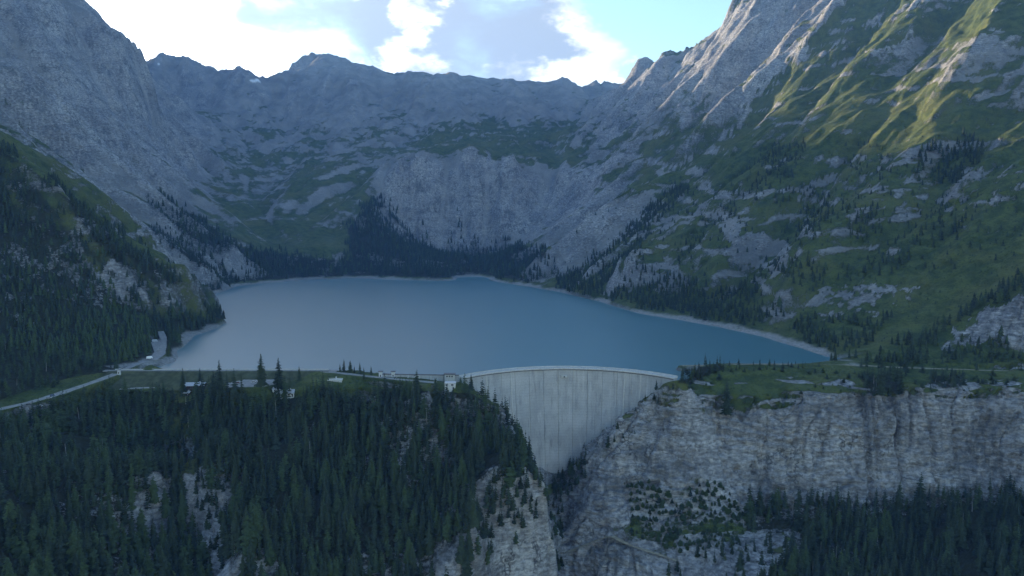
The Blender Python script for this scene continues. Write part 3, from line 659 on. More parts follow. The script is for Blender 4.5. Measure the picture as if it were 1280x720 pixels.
# ---------------------------------------------------------------- roads and parking (structure)
def ribbon(name, pl, wd, mat, parent=None, dz=0.0, n=4.0):
    pts = []
    for a, b in zip(pl[:-1], pl[1:]):
        k = max(1, int(math.hypot(b[0]-a[0], b[1]-a[1])/n))
        pts += [tuple(a[i]+(b[i]-a[i])*j/k for i in range(3)) for j in range(k)]
    pts.append(tuple(pl[-1])); pts = np.array(pts)
    for _ in range(3): pts[1:-1] = (pts[:-2]+2*pts[1:-1]+pts[2:])/4
    t = np.gradient(pts, axis=0); nrm = np.stack([-t[:,1], t[:,0]], -1); nrm /= np.linalg.norm(nrm, axis=1)[:,None]
    bm = bmesh.new(); rowsv = []
    for p, q in zip(pts, nrm):
        w = wd/2*(1+.10*math.sin(p[0]*.21)+.06*math.sin(p[1]*.5))
        rowsv.append([bm.verts.new((p[0]+q[0]*w*k, p[1]+q[1]*w*k, p[2]+dz-(.5 if abs(k) > 1 else 0))) for k in (-1.12, -1, 0, 1, 1.12)])
    for a, b in zip(rowsv[:-1], rowsv[1:]):
        for i in range(4): bm.faces.new((a[i], a[i+1], b[i+1], b[i]))
    return bm_obj(name, bm, mat, parent)
for i, (nm, (pl, wd)) in enumerate(ROADS.items()):
    o = ribbon(nm, pl, wd, M_DIRT if nm == 'promontory_track' else M_ASPH, dz=.012*i); o['kind'] = 'structure'
def hit(px, py):                                    # first point of the ground on a view ray
    Yv = np.arange(430, 5000, .5); zz = CAMZ-float(tan_row(py))*Yv; xx = float(tan_col(px, py))*Yv
    k = int(np.argmax(terrain_z(xx, Yv) > zz)); return (float(xx[k]), float(Yv[k]), float(terrain_z(xx[k], Yv[k])))
gt = [hit(*p) for p in ((706,692),(725,690),(745,690),(765,692),(785,696),(805,701),(830,708),(850,714))]
for k in range(1, len(gt)):                         # keep the line continuous over bumps of the rock
    gt[k] = (gt[k][0], .5*gt[k][1]+.5*gt[k-1][1], 0)
gt = [(x, y, float(terrain_z(x, y))+.9) for x, y, z in gt]
o = ribbon('gorge_track', gt, 4.0, M_DIRT, n=2.0); o['kind'] = 'structure'
for nm, poly, z in PARK:
    bm = bmesh.new(); f = bm.faces.new([bm.verts.new((x, y, z+.09)) for x, y, _ in (PZ(a, b, z) for a, b in poly)])
    r = bmesh.ops.extrude_face_region(bm, geom=[f])
    for v in r['geom']:
        if isinstance(v, bmesh.types.BMVert): v.co.z -= 1.2
    o = bm_obj(nm, bm, M_ASPH); o['kind'] = 'structure'

# ---------------------------------------------------------------- arch dam
dam = thing('arch_dam', 'tall curved grey concrete arch dam closing the gorge below the lake', 'dam', (ARC_C[0], ARC_C[1]+ARC_R, CREST))
def d_local(a, r, z): x, y = arc_pt(a, r); return (x-ARC_C[0], y-ARC_C[1]-ARC_R, z-CREST)
def r_down(z):
    h = max(0.0, (CREST-z)/130.0); return ARC_R-5.0-17.0*h**1.25
def r_up(z):
    h = max(0.0, (CREST-z)/130.0); return ARC_R+1.0+4.0*math.sin(min(1, h)*math.pi)
ZL = [CREST-1.2, -2, -10, -25, -40, -60, -80, -100, -125]
NB = 15; AL, AR = -.84, .86
edges = np.linspace(AL, AR, NB+1)
for i in range(NB):
    a0, a1 = edges[i]+.0008, edges[i+1]-.0008
    an = np.linspace(a0, a1, 4); bm = bmesh.new()
    dv = [[bm.verts.new(d_local(a, r_down(z), z)) for a in an] for z in ZL]
    uv = [[bm.verts.new(d_local(a, r_up(z), z)) for a in an] for z in ZL]
    for k in range(len(ZL)-1):
        for j in range(3):
            bm.faces.new((dv[k][j], dv[k][j+1], dv[k+1][j+1], dv[k+1][j])); bm.faces.new((uv[k][j], uv[k+1][j], uv[k+1][j+1], uv[k][j+1]))
        for j in (0, 3): bm.faces.new((dv[k][j], dv[k+1][j], uv[k+1][j], uv[k][j]))
    for k in (0, -1):
        for j in range(3): bm.faces.new((dv[k][j], uv[k][j], uv[k][j+1], dv[k][j+1]))
    bm_obj('wall_block', bm, M_CONC, dam)
def arc_band(name, mat, parent, r0, r1, z0, z1, a0=AL, a1=AR, n=64):
    bm = bmesh.new(); R4 = []
    for a in np.linspace(a0, a1, n): R4.append([bm.verts.new(d_local(a, r, z)) for r, z in ((r0, z0), (r1, z0), (r1, z1), (r0, z1))])
    for a, b in zip(R4[:-1], R4[1:]):
        for j in range(4): bm.faces.new((a[j], a[(j+1) % 4], b[(j+1) % 4], b[j]))
    bm.faces.new(R4[0]); bm.faces.new(R4[-1][::-1]); return bm_obj(name, bm, mat, parent)
walk = arc_band('crest_walkway', M_PALEC, dam, ARC_R-6.2, ARC_R+2.0, CREST-1.2, CREST)
arc_band('coping_and_shade', M_DARKC, walk, ARC_R-6.0, ARC_R-5.03, CREST-2.1, CREST-1.21)  # dark strip painting in the shade under the walkway overhang
arc_band('parapet', M_PALEC, dam, ARC_R+1.6, ARC_R+2.0, CREST+.002, CREST+1.1)
rail = arc_band('railing', M_STEEL, dam, ARC_R-6.1, ARC_R-6.0, CREST+1.0, CREST+1.12)
bm = bmesh.new()
for a in np.linspace(AL, AR, 120):
    x, y, z = d_local(a, ARC_R-6.05, CREST); box(bm, x-.06, x+.06, y-.06, y+.06, z, z+1.0)
bm_obj('railing_post', bm, M_STEEL, rail)['kind'] = 'stuff'
for px in (605, 636, 783, 802):                      # raised joint strips running down from the crest
    a = math.asin(max(-1, min(1, (float(tan_col(px, 475))*775-ARC_C[0])/ARC_R))); bm = bmesh.new(); da = .75/ARC_R; vs = []
    for z in ZL:
        rr = r_down(z); vs.append([bm.verts.new(d_local(a+s*da, rr-q, z-.02)) for s, q in ((-1, -.5), (-1, .55), (1, .55), (1, -.5))])
    for p, q in zip(vs[:-1], vs[1:]):
        for j in range(4): bm.faces.new((p[j], p[(j+1) % 4], q[(j+1) % 4], q[j]))
    bm.faces.new(vs[0]); bm.faces.new(vs[-1][::-1]); bm_obj('joint_strip', bm, M_PALEC, dam)
pf = boxo('inspection_platform', M_PALEC, dam, *(lambda c: (c[0]-3.2, c[0]+3.2, c[1]-2.2, c[1]+1.0, c[2]-2.4, c[2]))(d_local(.0, r_down(-3), -3)), bev=.1)
c = d_local(0, r_down(-3), -3); boxo('outlet_door', M_DARKC, pf, c[0]-.8, c[0]+.8, c[1]-2.26, c[1]-2.2, c[2]-2.2, c[2]-.3)

# ---------------------------------------------------------------- embankment and wing wall
X0, X1 = -432.0, -196.0
emb = thing('embankment_dam', 'long low grass and rubble embankment holding the lake left of the knoll', 'embankment', ((X0+X1)/2, 774, 5))
bm = bmesh.new(); prof = [(-4.5, 0), (4.0, 0), (18, -9.5), (18, -16), (-40, -16), (-36, -14)]
nx = 60; vs = []
ys = [(-4.5, 0), (-9, -1.9), (-14, -4.0), (-19, -6.1), (-24, -8.2), (-30, -10.6), (-36, -13.4)]
fr = list(ys)[::-1]+[(4.0, 0), (18, -9.5)]
for i in range(nx+1):
    x = (X0+X1)/2*-1+X0+(X1-X0)*i/nx
    vs.append([bm.verts.new((x, y+(.35*math.sin(x*.31+j*2.1) if 0 < j < 6 else 0), z+(.30*math.sin(x*.23+j*1.3)+.2*math.sin(x*.71+j) if 0 < j < 6 else 0))) for j, (y, z) in enumerate(fr)])
for a, b in zip(vs[:-1], vs[1:]):
    for j in range(len(fr)-1): bm.faces.new((a[j], a[j+1], b[j+1], b[j]))
bm_obj('bank', bm, M_BANK, emb, True)
boxo('crest_road', M_ASPH, emb, X0-(X0+X1)/2-6, X1-(X0+X1)/2+8, -3.2, 2.8, -.9, .10)
boxo('parapet', M_PALEC, emb, X0-(X0+X1)/2+4, X1-(X0+X1)/2-2, 3.0, 3.5, -.8, .95)
wg = thing('wing_wall', 'low pale concrete wall along the water between knoll and arch dam', 'dam wall', (-96, 750, 0))
bm = bmesh.new(); prism(bm, [(-2.2, -7), (2.5, -7), (1.0, 5.2), (-.8, 5.2)], -40, 41); bm_obj('wall', bm, M_CONC, wg)
boxo('coping_and_shade', M_DARKC, wg, -40.2, 41.2, -1.3, 1.4, 5.21, 5.9)
for k in range(7): boxo('buttress', M_PALEC, wg, -36+k*12-.5, -36+k*12+.5, -2.9, -1.2, -6.5, 4.6)
wg.rotation_euler[2] = -.07

# ---------------------------------------------------------------- small buildings
def window(parent, x, z, y, w=1.2, h=1.4, mat=None):
    f = boxo('window', M_DARKC, parent, x-w/2, x+w/2, y-.06, y+.05, z-h/2, z+h/2)
    boxo('pane', M_GLASS, f, x-w/2+.1, x+w/2-.1, y-.10, y-.062, z-h/2+.1, z+h/2-.1)
p = PZ(563, 484, 0.5); p = (p[0], p[1], float(terrain_z(p[0], p[1])))
h = thing('control_house', 'white two storey control house beside the left end of the arch dam', 'house', p)
boxo('wall', M_WHITE, h, -5.2, 5.2, -4, 4, -2, 6.4, bev=.05); boxo('roof', M_METAL, h, -5.6, 5.6, -4.4, 4.4, 6.41, 6.75)
for x in (-3.4, 2.2):
    window(h, x, 4.9, -4, 2.4, 1.4); window(h, x+(.0 if x < 0 else 1.0), 1.7, -4, 1.5, 2.0)
boxo('string_course', M_PALEC, h, -5.3, 5.3, -4.15, -3.9, 3.2, 3.5)
p = P(562, 476, 742); h = thing('gate_house', 'flat roofed grey gate house standing on the wing wall behind the white house', 'gate house', (p[0], 744, 0))
boxo('wall', M_PALEC, h, -5, 5, -2.4, 3, -4, 7.2); boxo('roof', M_SLATE, h, -6, 6, -3.2, 3.8, 7.21, 7.9)
for x in (-2.6, 0, 2.6): window(h, x, 5.4, -2.4, 1.4, 1.6)
for px, lab in ((473, 'small flat roofed gate hut at the knoll end of the wing wall'), (489, 'small dark roofed gate hut on the wing wall, nearer the dam')):
    p = PZ(px, 473, 4.0); h = thing('gate_hut', lab, 'hut', (p[0], 752, 3.0), group='gate huts on the wing wall')
    boxo('wall', M_WHITE, h, -1.7, 1.7, -1.6, 1.6, -3, 5.2); boxo('roof', M_SLATE, h, -2.5, 2.5, -2.2, 2.2, 5.21, 5.8); boxo('door', M_TIMBER, h, -.5, .5, -1.66, -1.6, .2, 2.3)
def gabled(name, label, px, py, Y, L, Wd, hw, hr, wall, roofm, rz=0, wins=4, sink=2.0):
    X = float(tan_col(px, py)*Y); z = float(terrain_z(X, Y))
    h = thing(name, label, 'building', (X, Y, z), rz)
    bm = bmesh.new(); prism(bm, [(-Wd/2, -sink), (Wd/2, -sink), (Wd/2, hw), (0, hw+hr), (-Wd/2, hw)], -L/2, L/2); bm_obj('wall', bm, wall, h)
    bm = bmesh.new(); ov = .9; k = hr/(Wd/2)
    prism(bm, [(-Wd/2-ov, hw-ov*k+.03), (0, hw+hr+.03), (Wd/2+ov, hw-ov*k+.03), (Wd/2+ov, hw-ov*k+.33), (0, hw+hr+.33), (-Wd/2-ov, hw-ov*k+.33)], -L/2-.7, L/2+.7)
    r = bm_obj('roof', bm, roofm, h); boxo('chimney', M_PALEC, r, L*.2, L*.2+.9, .6, 1.5, hw+hr*.4, hw+hr+1.0)
    for i in range(wins): window(h, -L/2+L*(i+.5)/wins, hw*.55, -Wd/2, 1.5, 1.5)
    boxo('door', M_TIMBER if wall != M_TIMBER else M_PALEC, h, L/2-2.0, L/2-.9, -Wd/2-.07, -Wd/2, 0, 2.1)
    return h
gabled('timber_lodge', 'dark timber lodge with a long pale roof at the foot of the embankment', 244, 481, 744, 20, 9, 3.6, 2.2, M_TIMBER, M_METAL, .10, 5)
gabled('storage_shed', 'small low shed with light roof in front of the timber lodge', 233, 483, 736, 7, 5, 2.2, 1.1, M_TIMBER, M_METAL, .05, 2)
gabled('mountain_inn', 'white walled inn with pale roof below the two tall lone spruces', 359, 482, 728, 13, 8, 4.4, 2.2, M_WHITE, M_METAL, .22, 4)
gabled('inn_annex', 'lower pale annex at the left end of the white inn', 346, 483, 730, 8, 6, 3.0, 1.4, M_WHITE, M_METAL, .22, 2)
X, Y = PZ(149, 466, 5.0)[:2]; z = float(terrain_z(X, Y))
h = thing('kiosk', 'narrow white kiosk at the left end of the embankment crest', 'kiosk', (X, Y, max(z, 4))); boxo('wall', M_WHITE, h, -1.3, 1.3, -1.2, 1.2, -1.5, 4.0); boxo('roof', M_SLATE, h, -1.7, 1.7, -1.6, 1.6, 4.01, 4.4); boxo('door', M_TIMBER, h, -.45, .45, -1.26, -1.2, 0, 2.0)
X, Y = PZ(469, 481, 2.0)[:2]; z = float(terrain_z(X, Y))
h = thing('marker_pillar', 'slim white pillar standing on the slope below the knoll road', 'pillar', (X, Y, z)); boxo('shaft', M_WHITE, h, -.7, .7, -.6, .6, -1, 5.0, bev=.08); boxo('cap', M_PALEC, h, -.9, .9, -.8, .8, 5.01, 5.3)
X, Y = PZ(419, 479, -2.0)[:2]; z = float(terrain_z(X, Y))
h = thing('stone_terrace', 'small flat pale stone terrace with an upright block on the knoll meadow', 'terrace', (X, Y, z)); boxo('platform', M_PALEC, h, -7.5, 7.5, -3, 3, -2.5, .7, bev=.1); boxo('upright_block', M_WHITE, h, .6, 1.8, -.6, .6, .701, 3.4, bev=.06); boxo('low_wall', M_PALEC, h, -7.4, 7.4, 2.4, 2.9, .701, 1.4)

# ---------------------------------------------------------------- parked cars
M_TYRE = plain('tyre_rubber', (.02, .02, .02), .8); M_LAMP = plain('lamp_lens', (.6, .58, .5), .2)
def car(label, X, Y, rz, col, van=False, group='cars parked around the dam'):
    z = float(terrain_z(X, Y))+.36
    t = thing('parked_car' if not van else 'camper_van', label, 'car' if not van else 'van', (X, Y, z), rz, group if not van else None)
    L, W_, hh = (4.4, 1.8, 1.45) if not van else (6.6, 2.2, 2.8)
    key = 'paint_%.2f_%.2f_%.2f' % col
    mat = bpy.data.materials.get(key) or plain(key, col, .3, .05, 1.0, .1, .6)
    mid = .62*hh if not van else .45*hh
    bm = bmesh.new()
    prof = [(-L/2, .32), (-L/2+.05, mid*.9), (-L*.30, mid), (L/2-.75, mid), (L/2-.05, mid*.75), (L/2, .35), (L/2-.2, .22), (-L/2+.15, .22)]
    a = [bm.verts.new((x, -W_/2, zz)) for x, zz in prof]; b = [bm.verts.new((x, W_/2, zz)) for x, zz in prof]
    bm.faces.new(a); bm.faces.new(b[::-1])
    for i in range(len(prof)): bm.faces.new((a[i], a[(i+1) % 8], b[(i+1) % 8], b[i]))
    bm_obj('body', bm, mat, t)
    bm = bmesh.new(); x0, x1 = (-L*.42, L*.20) if not van else (-L*.49, L*.42)
    lo = [(x0-.15, -W_/2+.06), (x1+.45, -W_/2+.06), (x1+.45, W_/2-.06), (x0-.15, W_/2-.06)]; hi = [(x0+.25, -W_/2+.22), (x1-.3, -W_/2+.22), (x1-.3, W_/2-.22), (x0+.25, W_/2-.22)]
    a = [bm.verts.new((x, y, mid+.002)) for x, y in lo]; b = [bm.verts.new((x, y, hh-.06)) for x, y in hi]
    bm.faces.new(a[::-1]); bm.faces.new(b)
    for i in range(4): bm.faces.new((a[i], a[(i+1) % 4], b[(i+1) % 4], b[i]))
    bm_obj('window_band', bm, M_GLASS if not van else mat, t)
    boxo('roof', mat, t, x0+.2, x1-.25, -W_/2+.2, W_/2-.2, hh-.058, hh)
    if van: boxo('windscreen', M_GLASS, t, x1+.02, x1+.2, -W_/2+.25, W_/2-.25, mid+.35, hh-.5)
    for sx in (-.31, .31):
        for sy in (-1, 1):
            bm = bmesh.new(); bmesh.ops.create_cone(bm, cap_ends=True, segments=12, radius1=.33, radius2=.33, depth=.22, matrix=Matrix.Translation((sx*L, sy*(W_/2-.08), .33)) @ Matrix.Rotation(math.pi/2, 4, 'X'))
            w = bm_obj('wheel', bm, M_TYRE, t)
    for sy in (-1, 1): boxo('headlight', M_LAMP, t, L/2-.08, L/2+.02, sy*W_*.36-.18, sy*W_*.36+.18, .55, .72)
def on(px, py, z): return PZ(px, py, z)[:2]
for (px, py, z), lab, rz, col in (
    ((36,505,-6), 'dark car parked at the edge of the road on the far left', .35, (.03,.035,.05)), ((51,501.5,-5), 'white car on the left road just uphill of the dark car', .35, (.7,.7,.7)),
    ((61,497.5,-4), 'silver car parked highest on the left road, nearer the bend', .35, (.45,.46,.48)), ((66,495,-4), 'blue car parked last along the left road below the bend', .35, (.08,.12,.25)),
    ((240,482.5,-7), 'white car parked right in front of the timber lodge', .1, (.75,.75,.72)), ((251,481.5,-6.8), 'pale silver car just right of the car before the timber lodge', .2, (.55,.56,.58)),
    ((266,484,-6.6), 'light grey car standing alone on the service road by the lodge', 0, (.4,.4,.42)), ((317,478,-1), 'cream car in the knoll car park beside the tall spruce', .5, (.65,.62,.52)), ((322,477,-1), 'white car parked rightmost in the knoll car park', .5, (.75,.75,.75)),
    ((297,479,-1), 'dark red car parked leftmost in the knoll car park', .4, (.15,.03,.03)), ((198,438,6.2), 'white car in the lakeside car park below the left spur', 1.2, (.7,.7,.7))):
    x, y = on(px, py, z); car(lab, x, y, rz, col)
x, y = on(193.5, 427, 6.2); car('long white camper van in the lakeside car park under the left hillside', x, y, .1, (.75,.75,.75), True)
x, y = on(187, 448.5, 6.0); car('white van at the lower end of the lakeside car park', x, y, .6, (.75,.75,.75), True)

# ---------------------------------------------------------------- trees
def needle_material(name, c0, c1):
    m, g = make_mat(name)
    t = g.n('ShaderNodeAttribute', attribute_name='tint').outputs['Fac']; rnd = g.n('ShaderNodeObjectInfo').outputs['Random']
    pos = g.n('ShaderNodeNewGeometry').outputs['Position']; n = g.noise(pos, .5, 3, .6)
    k = g.math('MULTIPLY', g.math('POWER', g.math('MULTIPLY', g.math('ADD', t, rnd), .74), 1.6), 1.0)
    col = g.mix(k, c0, c1); col = g.mix(g.math('MULTIPLY', g.ramp(n, .4, .65), .45), col, tuple(v*1.7 for v in c1))
    finish(g, **{'Base Color': col, 'Roughness': .85, 'Specular IOR Level': .12}); return m
M_NEEDLE = needle_material('spruce_needles', (.015, .023, .016), (.050, .066, .034)); M_LARCH = needle_material('larch_needles', (.034, .052, .024), (.062, .086, .034))
M_BARK = plain('bark', (.085, .068, .055), .95, .3, 2.0, spec=.1)
M_SNAG = plain('dead_grey_wood', (.28, .26, .24), .9, .2, 2.0, spec=.1)
rnd = random.Random(5)
def tree_arrays(kind, lod, seed):
    """unit-height tree: crown and trunk as (verts, tris)"""
    r = random.Random(seed); V, T = [], []
    if lod == 'high': nw, nb = 19, 9
    elif lod == 'mid': nw, nb = 11, 7
    else: nw, nb = 4, 5
    Rm = r.uniform(.155, .205) if kind == 'spruce' else r.uniform(.19, .25); h0 = r.uniform(.04, .10)
    if lod == 'low':
        for i in range(nw):
            h = h0+(.95-h0)*(i/nw)**.9; rr = Rm*1.05*(1-h)**.75+.012; top = min(1.0, h+.40*(1-i/nw*.35)); o = r.random()*6
            if i == nw-1: top = 1.0
            ap = len(V); V.append((0, 0, top)); ns = 2*nb
            for k in range(ns):
                a = o+k*math.pi*2/ns; q = rr*(r.uniform(.95, 1.25) if k % 2 == 0 else r.uniform(.45, .65)); V.append((q*math.cos(a), q*math.sin(a), h-(.03 if k % 2 == 0 else -.02)))
            for k in range(ns): T.append((ap, ap+1+k, ap+1+(k+1) % ns))
    else:
        for i in range(nw):
            f = i/(nw-1); h = h0+(.965-h0)*f**.92
            env = (1-h)**.80 if kind == 'spruce' else (1-h)**.62*min(1, .55+h*1.4)
            rr = Rm*env+.008; o = r.random()*6
            for k in range(nb if f < .8 else max(4, nb-3)):
                a = o+k*2*math.pi/nb+r.uniform(-.3, .3); L = rr*r.uniform(.45, 1.30); dr = L*r.uniform(.22, .55)*(1.1-f); wdt = L*r.uniform(.34, .5) if lod == 'high' else L*.62
                ca, sa = math.cos(a), math.sin(a); hz = h+r.uniform(-.012, .012)
                def pt(u, w, z): return (ca*u-sa*w, sa*u+ca*w, z)
                b = len(V)
                if lod == 'high':
                    V.extend([pt(0, 0, hz+.018), pt(L*.5, wdt, hz-dr*.55-.008), pt(L*.55, 0, hz-dr*.35+.006), pt(L*.5, -wdt, hz-dr*.55-.008), pt(L, 0, hz-dr*.8),
                              pt(L*.86, wdt*.62, hz-dr-.012), pt(L*.86, -wdt*.62, hz-dr-.012)])
                    T.extend([(b, b+1, b+2), (b, b+2, b+3), (b+1, b+5, b+2), (b+2, b+6, b+3), (b+2, b+5, b+4), (b+2, b+4, b+6)])
                else:
                    V.extend([pt(0, 0, hz+.03), pt(L*.62, wdt, hz-dr*.75-.015), pt(L, 0, hz-dr*.9), pt(L*.62, -wdt, hz-dr*.75-.015)])
                    T.extend([(b, b+1, b+2), (b, b+2, b+3)])
        b = len(V); V.extend([(.007, 0, .93), (-.004, .006, .93), (-.004, -.006, .93), (0, 0, 1.0)]); T.extend([(b, b+1, b+3), (b+1, b+2, b+3), (b+2, b, b+3)])
    tv, tt = [], []; ns = 6 if lod == 'high' else 3
    for z, q in ((-.06, .016), (.5, .010), (.96, .002)) if lod == 'high' else ((-.05, .014), (.7, .004)):
        for k in range(ns): tv.append((q*math.cos(k*2*math.pi/ns), q*math.sin(k*2*math.pi/ns), z))
    for l in range((len(tv)//ns)-1):
        for k in range(ns):
            a, b2 = l*ns+k, l*ns+(k+1) % ns; tt += [(a, b2, b2+ns), (a, b2+ns, a+ns)]
    return np.array(V, np.float32), np.array(T, np.int32), np.array(tv, np.float32), np.array(tt, np.int32)
def tri_mesh(name, V, T, attrs=None, mat_idx=None):
    me = bpy.data.meshes.new(name); me.vertices.add(len(V)); me.vertices.foreach_set('co', V.astype(np.float32).ravel())
    me.loops.add(T.size); me.loops.foreach_set('vertex_index', T.astype(np.int32).ravel())
    me.polygons.add(len(T)); me.polygons.foreach_set('loop_start', np.arange(0, T.size, 3, dtype=np.int32))
    if mat_idx is not None: me.polygons.foreach_set('material_index', mat_idx.astype(np.int32))
    for k, v in (attrs or {}).items(): me.attributes.new(k, 'FLOAT', 'POINT').data.foreach_set('value', v.astype(np.float32))
    me.update(calc_edges=True); return me
# candidate positions
TREES = []                                            # x, y, z, height, species, tint, stand
area = np.abs(np.gradient(GX, axis=1)*np.gradient(GY, axis=0))
tr = np.random.default_rng(21)
GAP = fbm(GX/45, GY/45, o=2)
occ = {}
for si, (poly, d0, d1, sp, (h0, h1), larch, thin) in enumerate(STANDS):
    jk = .3 if d1 < 870 else 1.0
    m = in_poly(PX+jx*jk, PY+jy*jk, poly) & (GY > d0) & (GY < d1) & (SL < (9 if si in STEEP_OK else 2.2)) & (DISTROAD > 3.5) & ((VZ > 4.5) | (GY < 790))
    ii = np.flatnonzero(m)
    if len(ii) == 0: print('empty stand', si); continue
    w = area.ravel()[ii]*np.sqrt(1+np.minimum(SL.ravel()[ii], 1.3)**2); n = int(w.sum()/(sp*sp)*1.9)
    pick = tr.choice(ii, n, p=w/w.sum()); r_, c_ = np.unravel_index(pick, GX.shape)
    x = GX[r_, c_]+(tr.random(n)-.5)*GY[r_, c_]*.0025; y = GY[r_, c_]+(tr.random(n)-.5)*np.minimum(GY[r_, c_]*.003, 6)
    z = terrain_z(x, y); gap = GAP[r_, c_]; sl = SL[r_, c_]; cell = sp*.62
    for a, b, c, g_, s_ in zip(x, y, z, gap, sl):
        if tr.random() > thin-.0 or g_ > (.42 if thin > .9 else thin*.6-.1) or (s_ > 1.25 and si not in STEEP_OK and tr.random() < .75): continue
        if -66-9 < a+6*0 < -48 and 700 < b < 735: continue
        k = (int(a//cell), int(b//cell))
        if any((k[0]+i, k[1]+j) in occ and (occ[(k[0]+i, k[1]+j)][0]-a)**2+(occ[(k[0]+i, k[1]+j)][1]-b)**2 < cell*cell for i in (-1, 0, 1) for j in (-1, 0, 1)): continue
        occ[k] = (a, b)
        TREES.append((a, b, c, (h0+(h1-h0)*tr.beta(2.2, 1.8))*(.95+.4*g_), int(tr.random() < larch), tr.random(), si))
TR = np.array(TREES); print('trees', len(TR), [int((TR[:,6] == i).sum()) for i in range(len(STANDS))])
# the lone trees one can point at: (px, base py, top py, level or distance, species, label)
LONE = [
 (327,486,441,728,0,'tallest dark spruce against the lake, left of the pair by the white inn'), (349,484,446,730,0,'broad lone spruce against the lake, right one of the pair by the white inn'),
 (275,485,449,735,0,'slender spruce against the lake above the timber lodge'), (250,474,459,752,0,'small spruce tip standing on the embankment face behind the timber lodge'), (229,484,459,735,0,'dark spruce just left of the timber lodge'), (267,486,463,733,0,'spruce close to the right end of the timber lodge'),
 (374,470,457,752,0,'small young spruce beside the knoll track right of the inn'), (425,463,454,770,0,'smallest spruce on the lake edge of the knoll, leftmost in the row'), (430,462,448,770,0,'pointed spruce on the lake edge of the knoll, second in the row'),
 (438,463,450,768,1,'rounded larch on the lake edge of the knoll between two spruces'), (443,464,457,766,0,'tiny spruce right of the rounded larch on the knoll'), (450,468,452,760,0,'bushy spruce above the knoll road'), (455,478,458,745,0,'tall spruce below the bend of the knoll road'), (464,467,457,758,0,'slim spruce beside the knoll gate hut'),
 (544,484,472,725,1,'bushy larch to the left of the white control house'), (576,486,471,722,1,'round larch to the right of the white control house'), (589,490,466,722,0,'pointed spruce at the left end of the arch dam'),
 (820,508,474,742,0,'dark spruce alone on the rock edge at the right end of the dam'), (908,508,472,722,0,'narrow spruce clinging to the rim of the promontory cliff'), (1100,492,452,716,0,'tallest spruce at the rim of the promontory cliff'),
 (1132,474,458,760,0,'slim lone spruce beside the promontory track'), (1192,484,462,716,0,'spruce standing over the cliff rim in the meadow near the right edge'),
]
PROTO = {}
for kind, sp in ((0, 'spruce'), (1, 'larch')):
    for k in range(6 if kind == 0 else 3):
        V, T, tv, tt = tree_arrays(sp, 'high', 100+kind*50+k)
        PROTO[(kind, k)] = (tri_mesh('crown', V, T, {'tint': np.full(len(V), .35)}), tri_mesh('trunk', tv, tt))
        PROTO[(kind, k)][0].materials.append(M_NEEDLE if kind == 0 else M_LARCH); PROTO[(kind, k)][1].materials.append(M_BARK)
def place_tree(x, y, z, h, kind, label, group, wide=1.0):
    crown, trunk = PROTO[(kind, rnd.randrange(6 if kind == 0 else 3))]
    e = thing('spruce_tree' if kind == 0 else 'larch_tree', label, 'tree', (x, y, z-.2), rnd.uniform(0, 6.28), group)
    e.scale = (h*wide*rnd.uniform(.9, 1.12), h*wide*rnd.uniform(.9, 1.12), h)
    for nm, me in (('crown', crown), ('trunk', trunk)):
        o = bpy.data.objects.new(nm, me); COL.objects.link(o); o.parent = e
for px, by, ty, D, kind, lab in LONE:
    X = float(tan_col(px, by)*D); z = float(terrain_z(X, D)); zt = CAMZ-float(tan_row(ty))*D
    place_tree(X, D, z, max(4.0, zt-z), kind, lab, 'single trees near the dam', .95)
# the nearest 300 or so trees of the forests as individuals, the rest as one mass
tx_, ty_ = project(TR[:,0], TR[:,1], TR[:,2]+TR[:,3]); bx_, by_ = project(TR[:,0], TR[:,1], TR[:,2])
vis = (tx_ > 6) & (tx_ < 1274) & (by_ < 742) & (TR[:,1] < 700)
size = np.where(vis, TR[:,3]/np.hypot(TR[:,1], CAMZ-TR[:,2]), 0)
big = set(np.argsort(-size)[:278].tolist())
NAMES = {0: ('conifer in the lower left forest below the road', 'lower left forest'), 2: ('dark spruce in the spur forest before the dam', 'forest on the spur'),
         4: ('dark spruce in the forest below the promontory cliff', 'forest under the cliff')}
def ZONE(i):
    ends = {0: (0, 260), 2: (230, 690), 4: (930, 1280)}[TREES[i][6]]; f = (tx_[i]-ends[0])/(ends[1]-ends[0])
    return ', '+('left' if f < .33 else 'middle' if f < .67 else 'right')+' part, '+('front row' if by_[i] > 705 else 'second rows' if by_[i] > 650 else 'rear rows')
rest = []
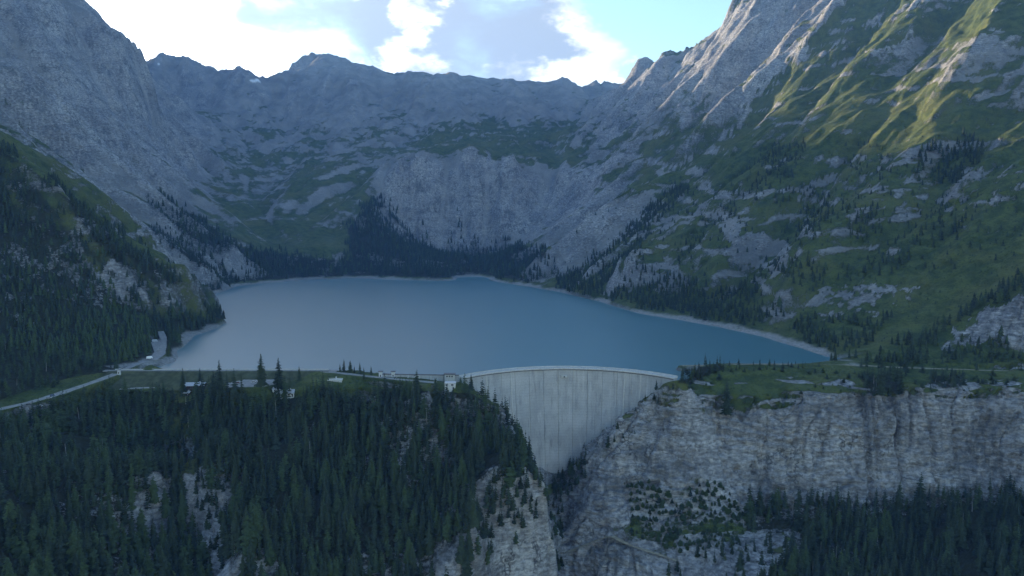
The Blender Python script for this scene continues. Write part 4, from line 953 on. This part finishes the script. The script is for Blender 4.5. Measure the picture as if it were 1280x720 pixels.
for i, t in enumerate(TREES):
    if i in big:
        lab, grp = NAMES.get(t[6], ('small conifer on the rocky ground in front of the cliff foot forest', 'conifers at the cliff foot') if t[6] == 5 else ('conifer on the rock nose beside the gorge', 'gorge conifers'))
        if t[6] in (0, 2, 4): lab = ('larch' if t[4] else 'spruce')+lab[lab.index(' in '):]+ZONE(i)
        place_tree(t[0], t[1], t[2], t[3], t[4], lab, grp+(' larches' if t[4] else ' spruces'))
    else: rest.append(t)
def forest(name, items):
    VV, TT, tint, mi, off = [], [], [], [], 0
    lib = {(k, l): [tree_arrays('spruce' if k == 0 else 'larch', l, 300+s) for s in range(5)] for k in (0, 1) for l in ('mid', 'low')}
    for (x, y, z, h, kind, tn, si) in items:
        lod = 'mid' if y < 800 else 'low'
        V, T, tv, tt = lib[(kind, lod)][rnd.randrange(5)]
        a = rnd.random()*6.28; c, s = math.cos(a), math.sin(a); w = h*rnd.uniform(.8, 1.35)*(2.3 if si in (35, 36, 41, 42) else 1.25 if h < 11 else 1.0)
        lx, ly = rnd.gauss(0, .025)*h, rnd.gauss(0, .025)*h; dead = lod == 'mid' and rnd.random() < .025
        for k, (v_, t_) in enumerate(((V, T), (tv, tt))):
            if (k == 1 and lod == 'low') or (k == 0 and dead): continue
            q = np.empty_like(v_); q[:,0] = (v_[:,0]*c-v_[:,1]*s)*w+x; q[:,1] = (v_[:,0]*s+v_[:,1]*c)*w+y; q[:,2] = v_[:,2]*h+z-.2
            q[:,0] += lx*v_[:,2]; q[:,1] += ly*v_[:,2]
            if dead: q[:,:2] = (q[:,:2]-(x, y))*1.5+(x, y)
            VV.append(q); TT.append(t_+off); off += len(q); tint.append(np.full(len(q), tn)); mi.append(np.full(len(t_), (3 if dead else 2) if k else kind))
    me = tri_mesh(name, np.concatenate(VV), np.concatenate(TT), {'tint': np.concatenate(tint)}, np.concatenate(mi))
    for m in (M_NEEDLE, M_LARCH, M_BARK, M_SNAG): me.materials.append(m)
    o = bpy.data.objects.new(name, me); COL.objects.link(o); o['kind'] = 'stuff'
    o['label'] = 'dark conifer forest covering the slopes around the lake'; o['category'] = 'forest'
    print('forest tris', len(me.polygons))
forest('conifer_forest', rest)
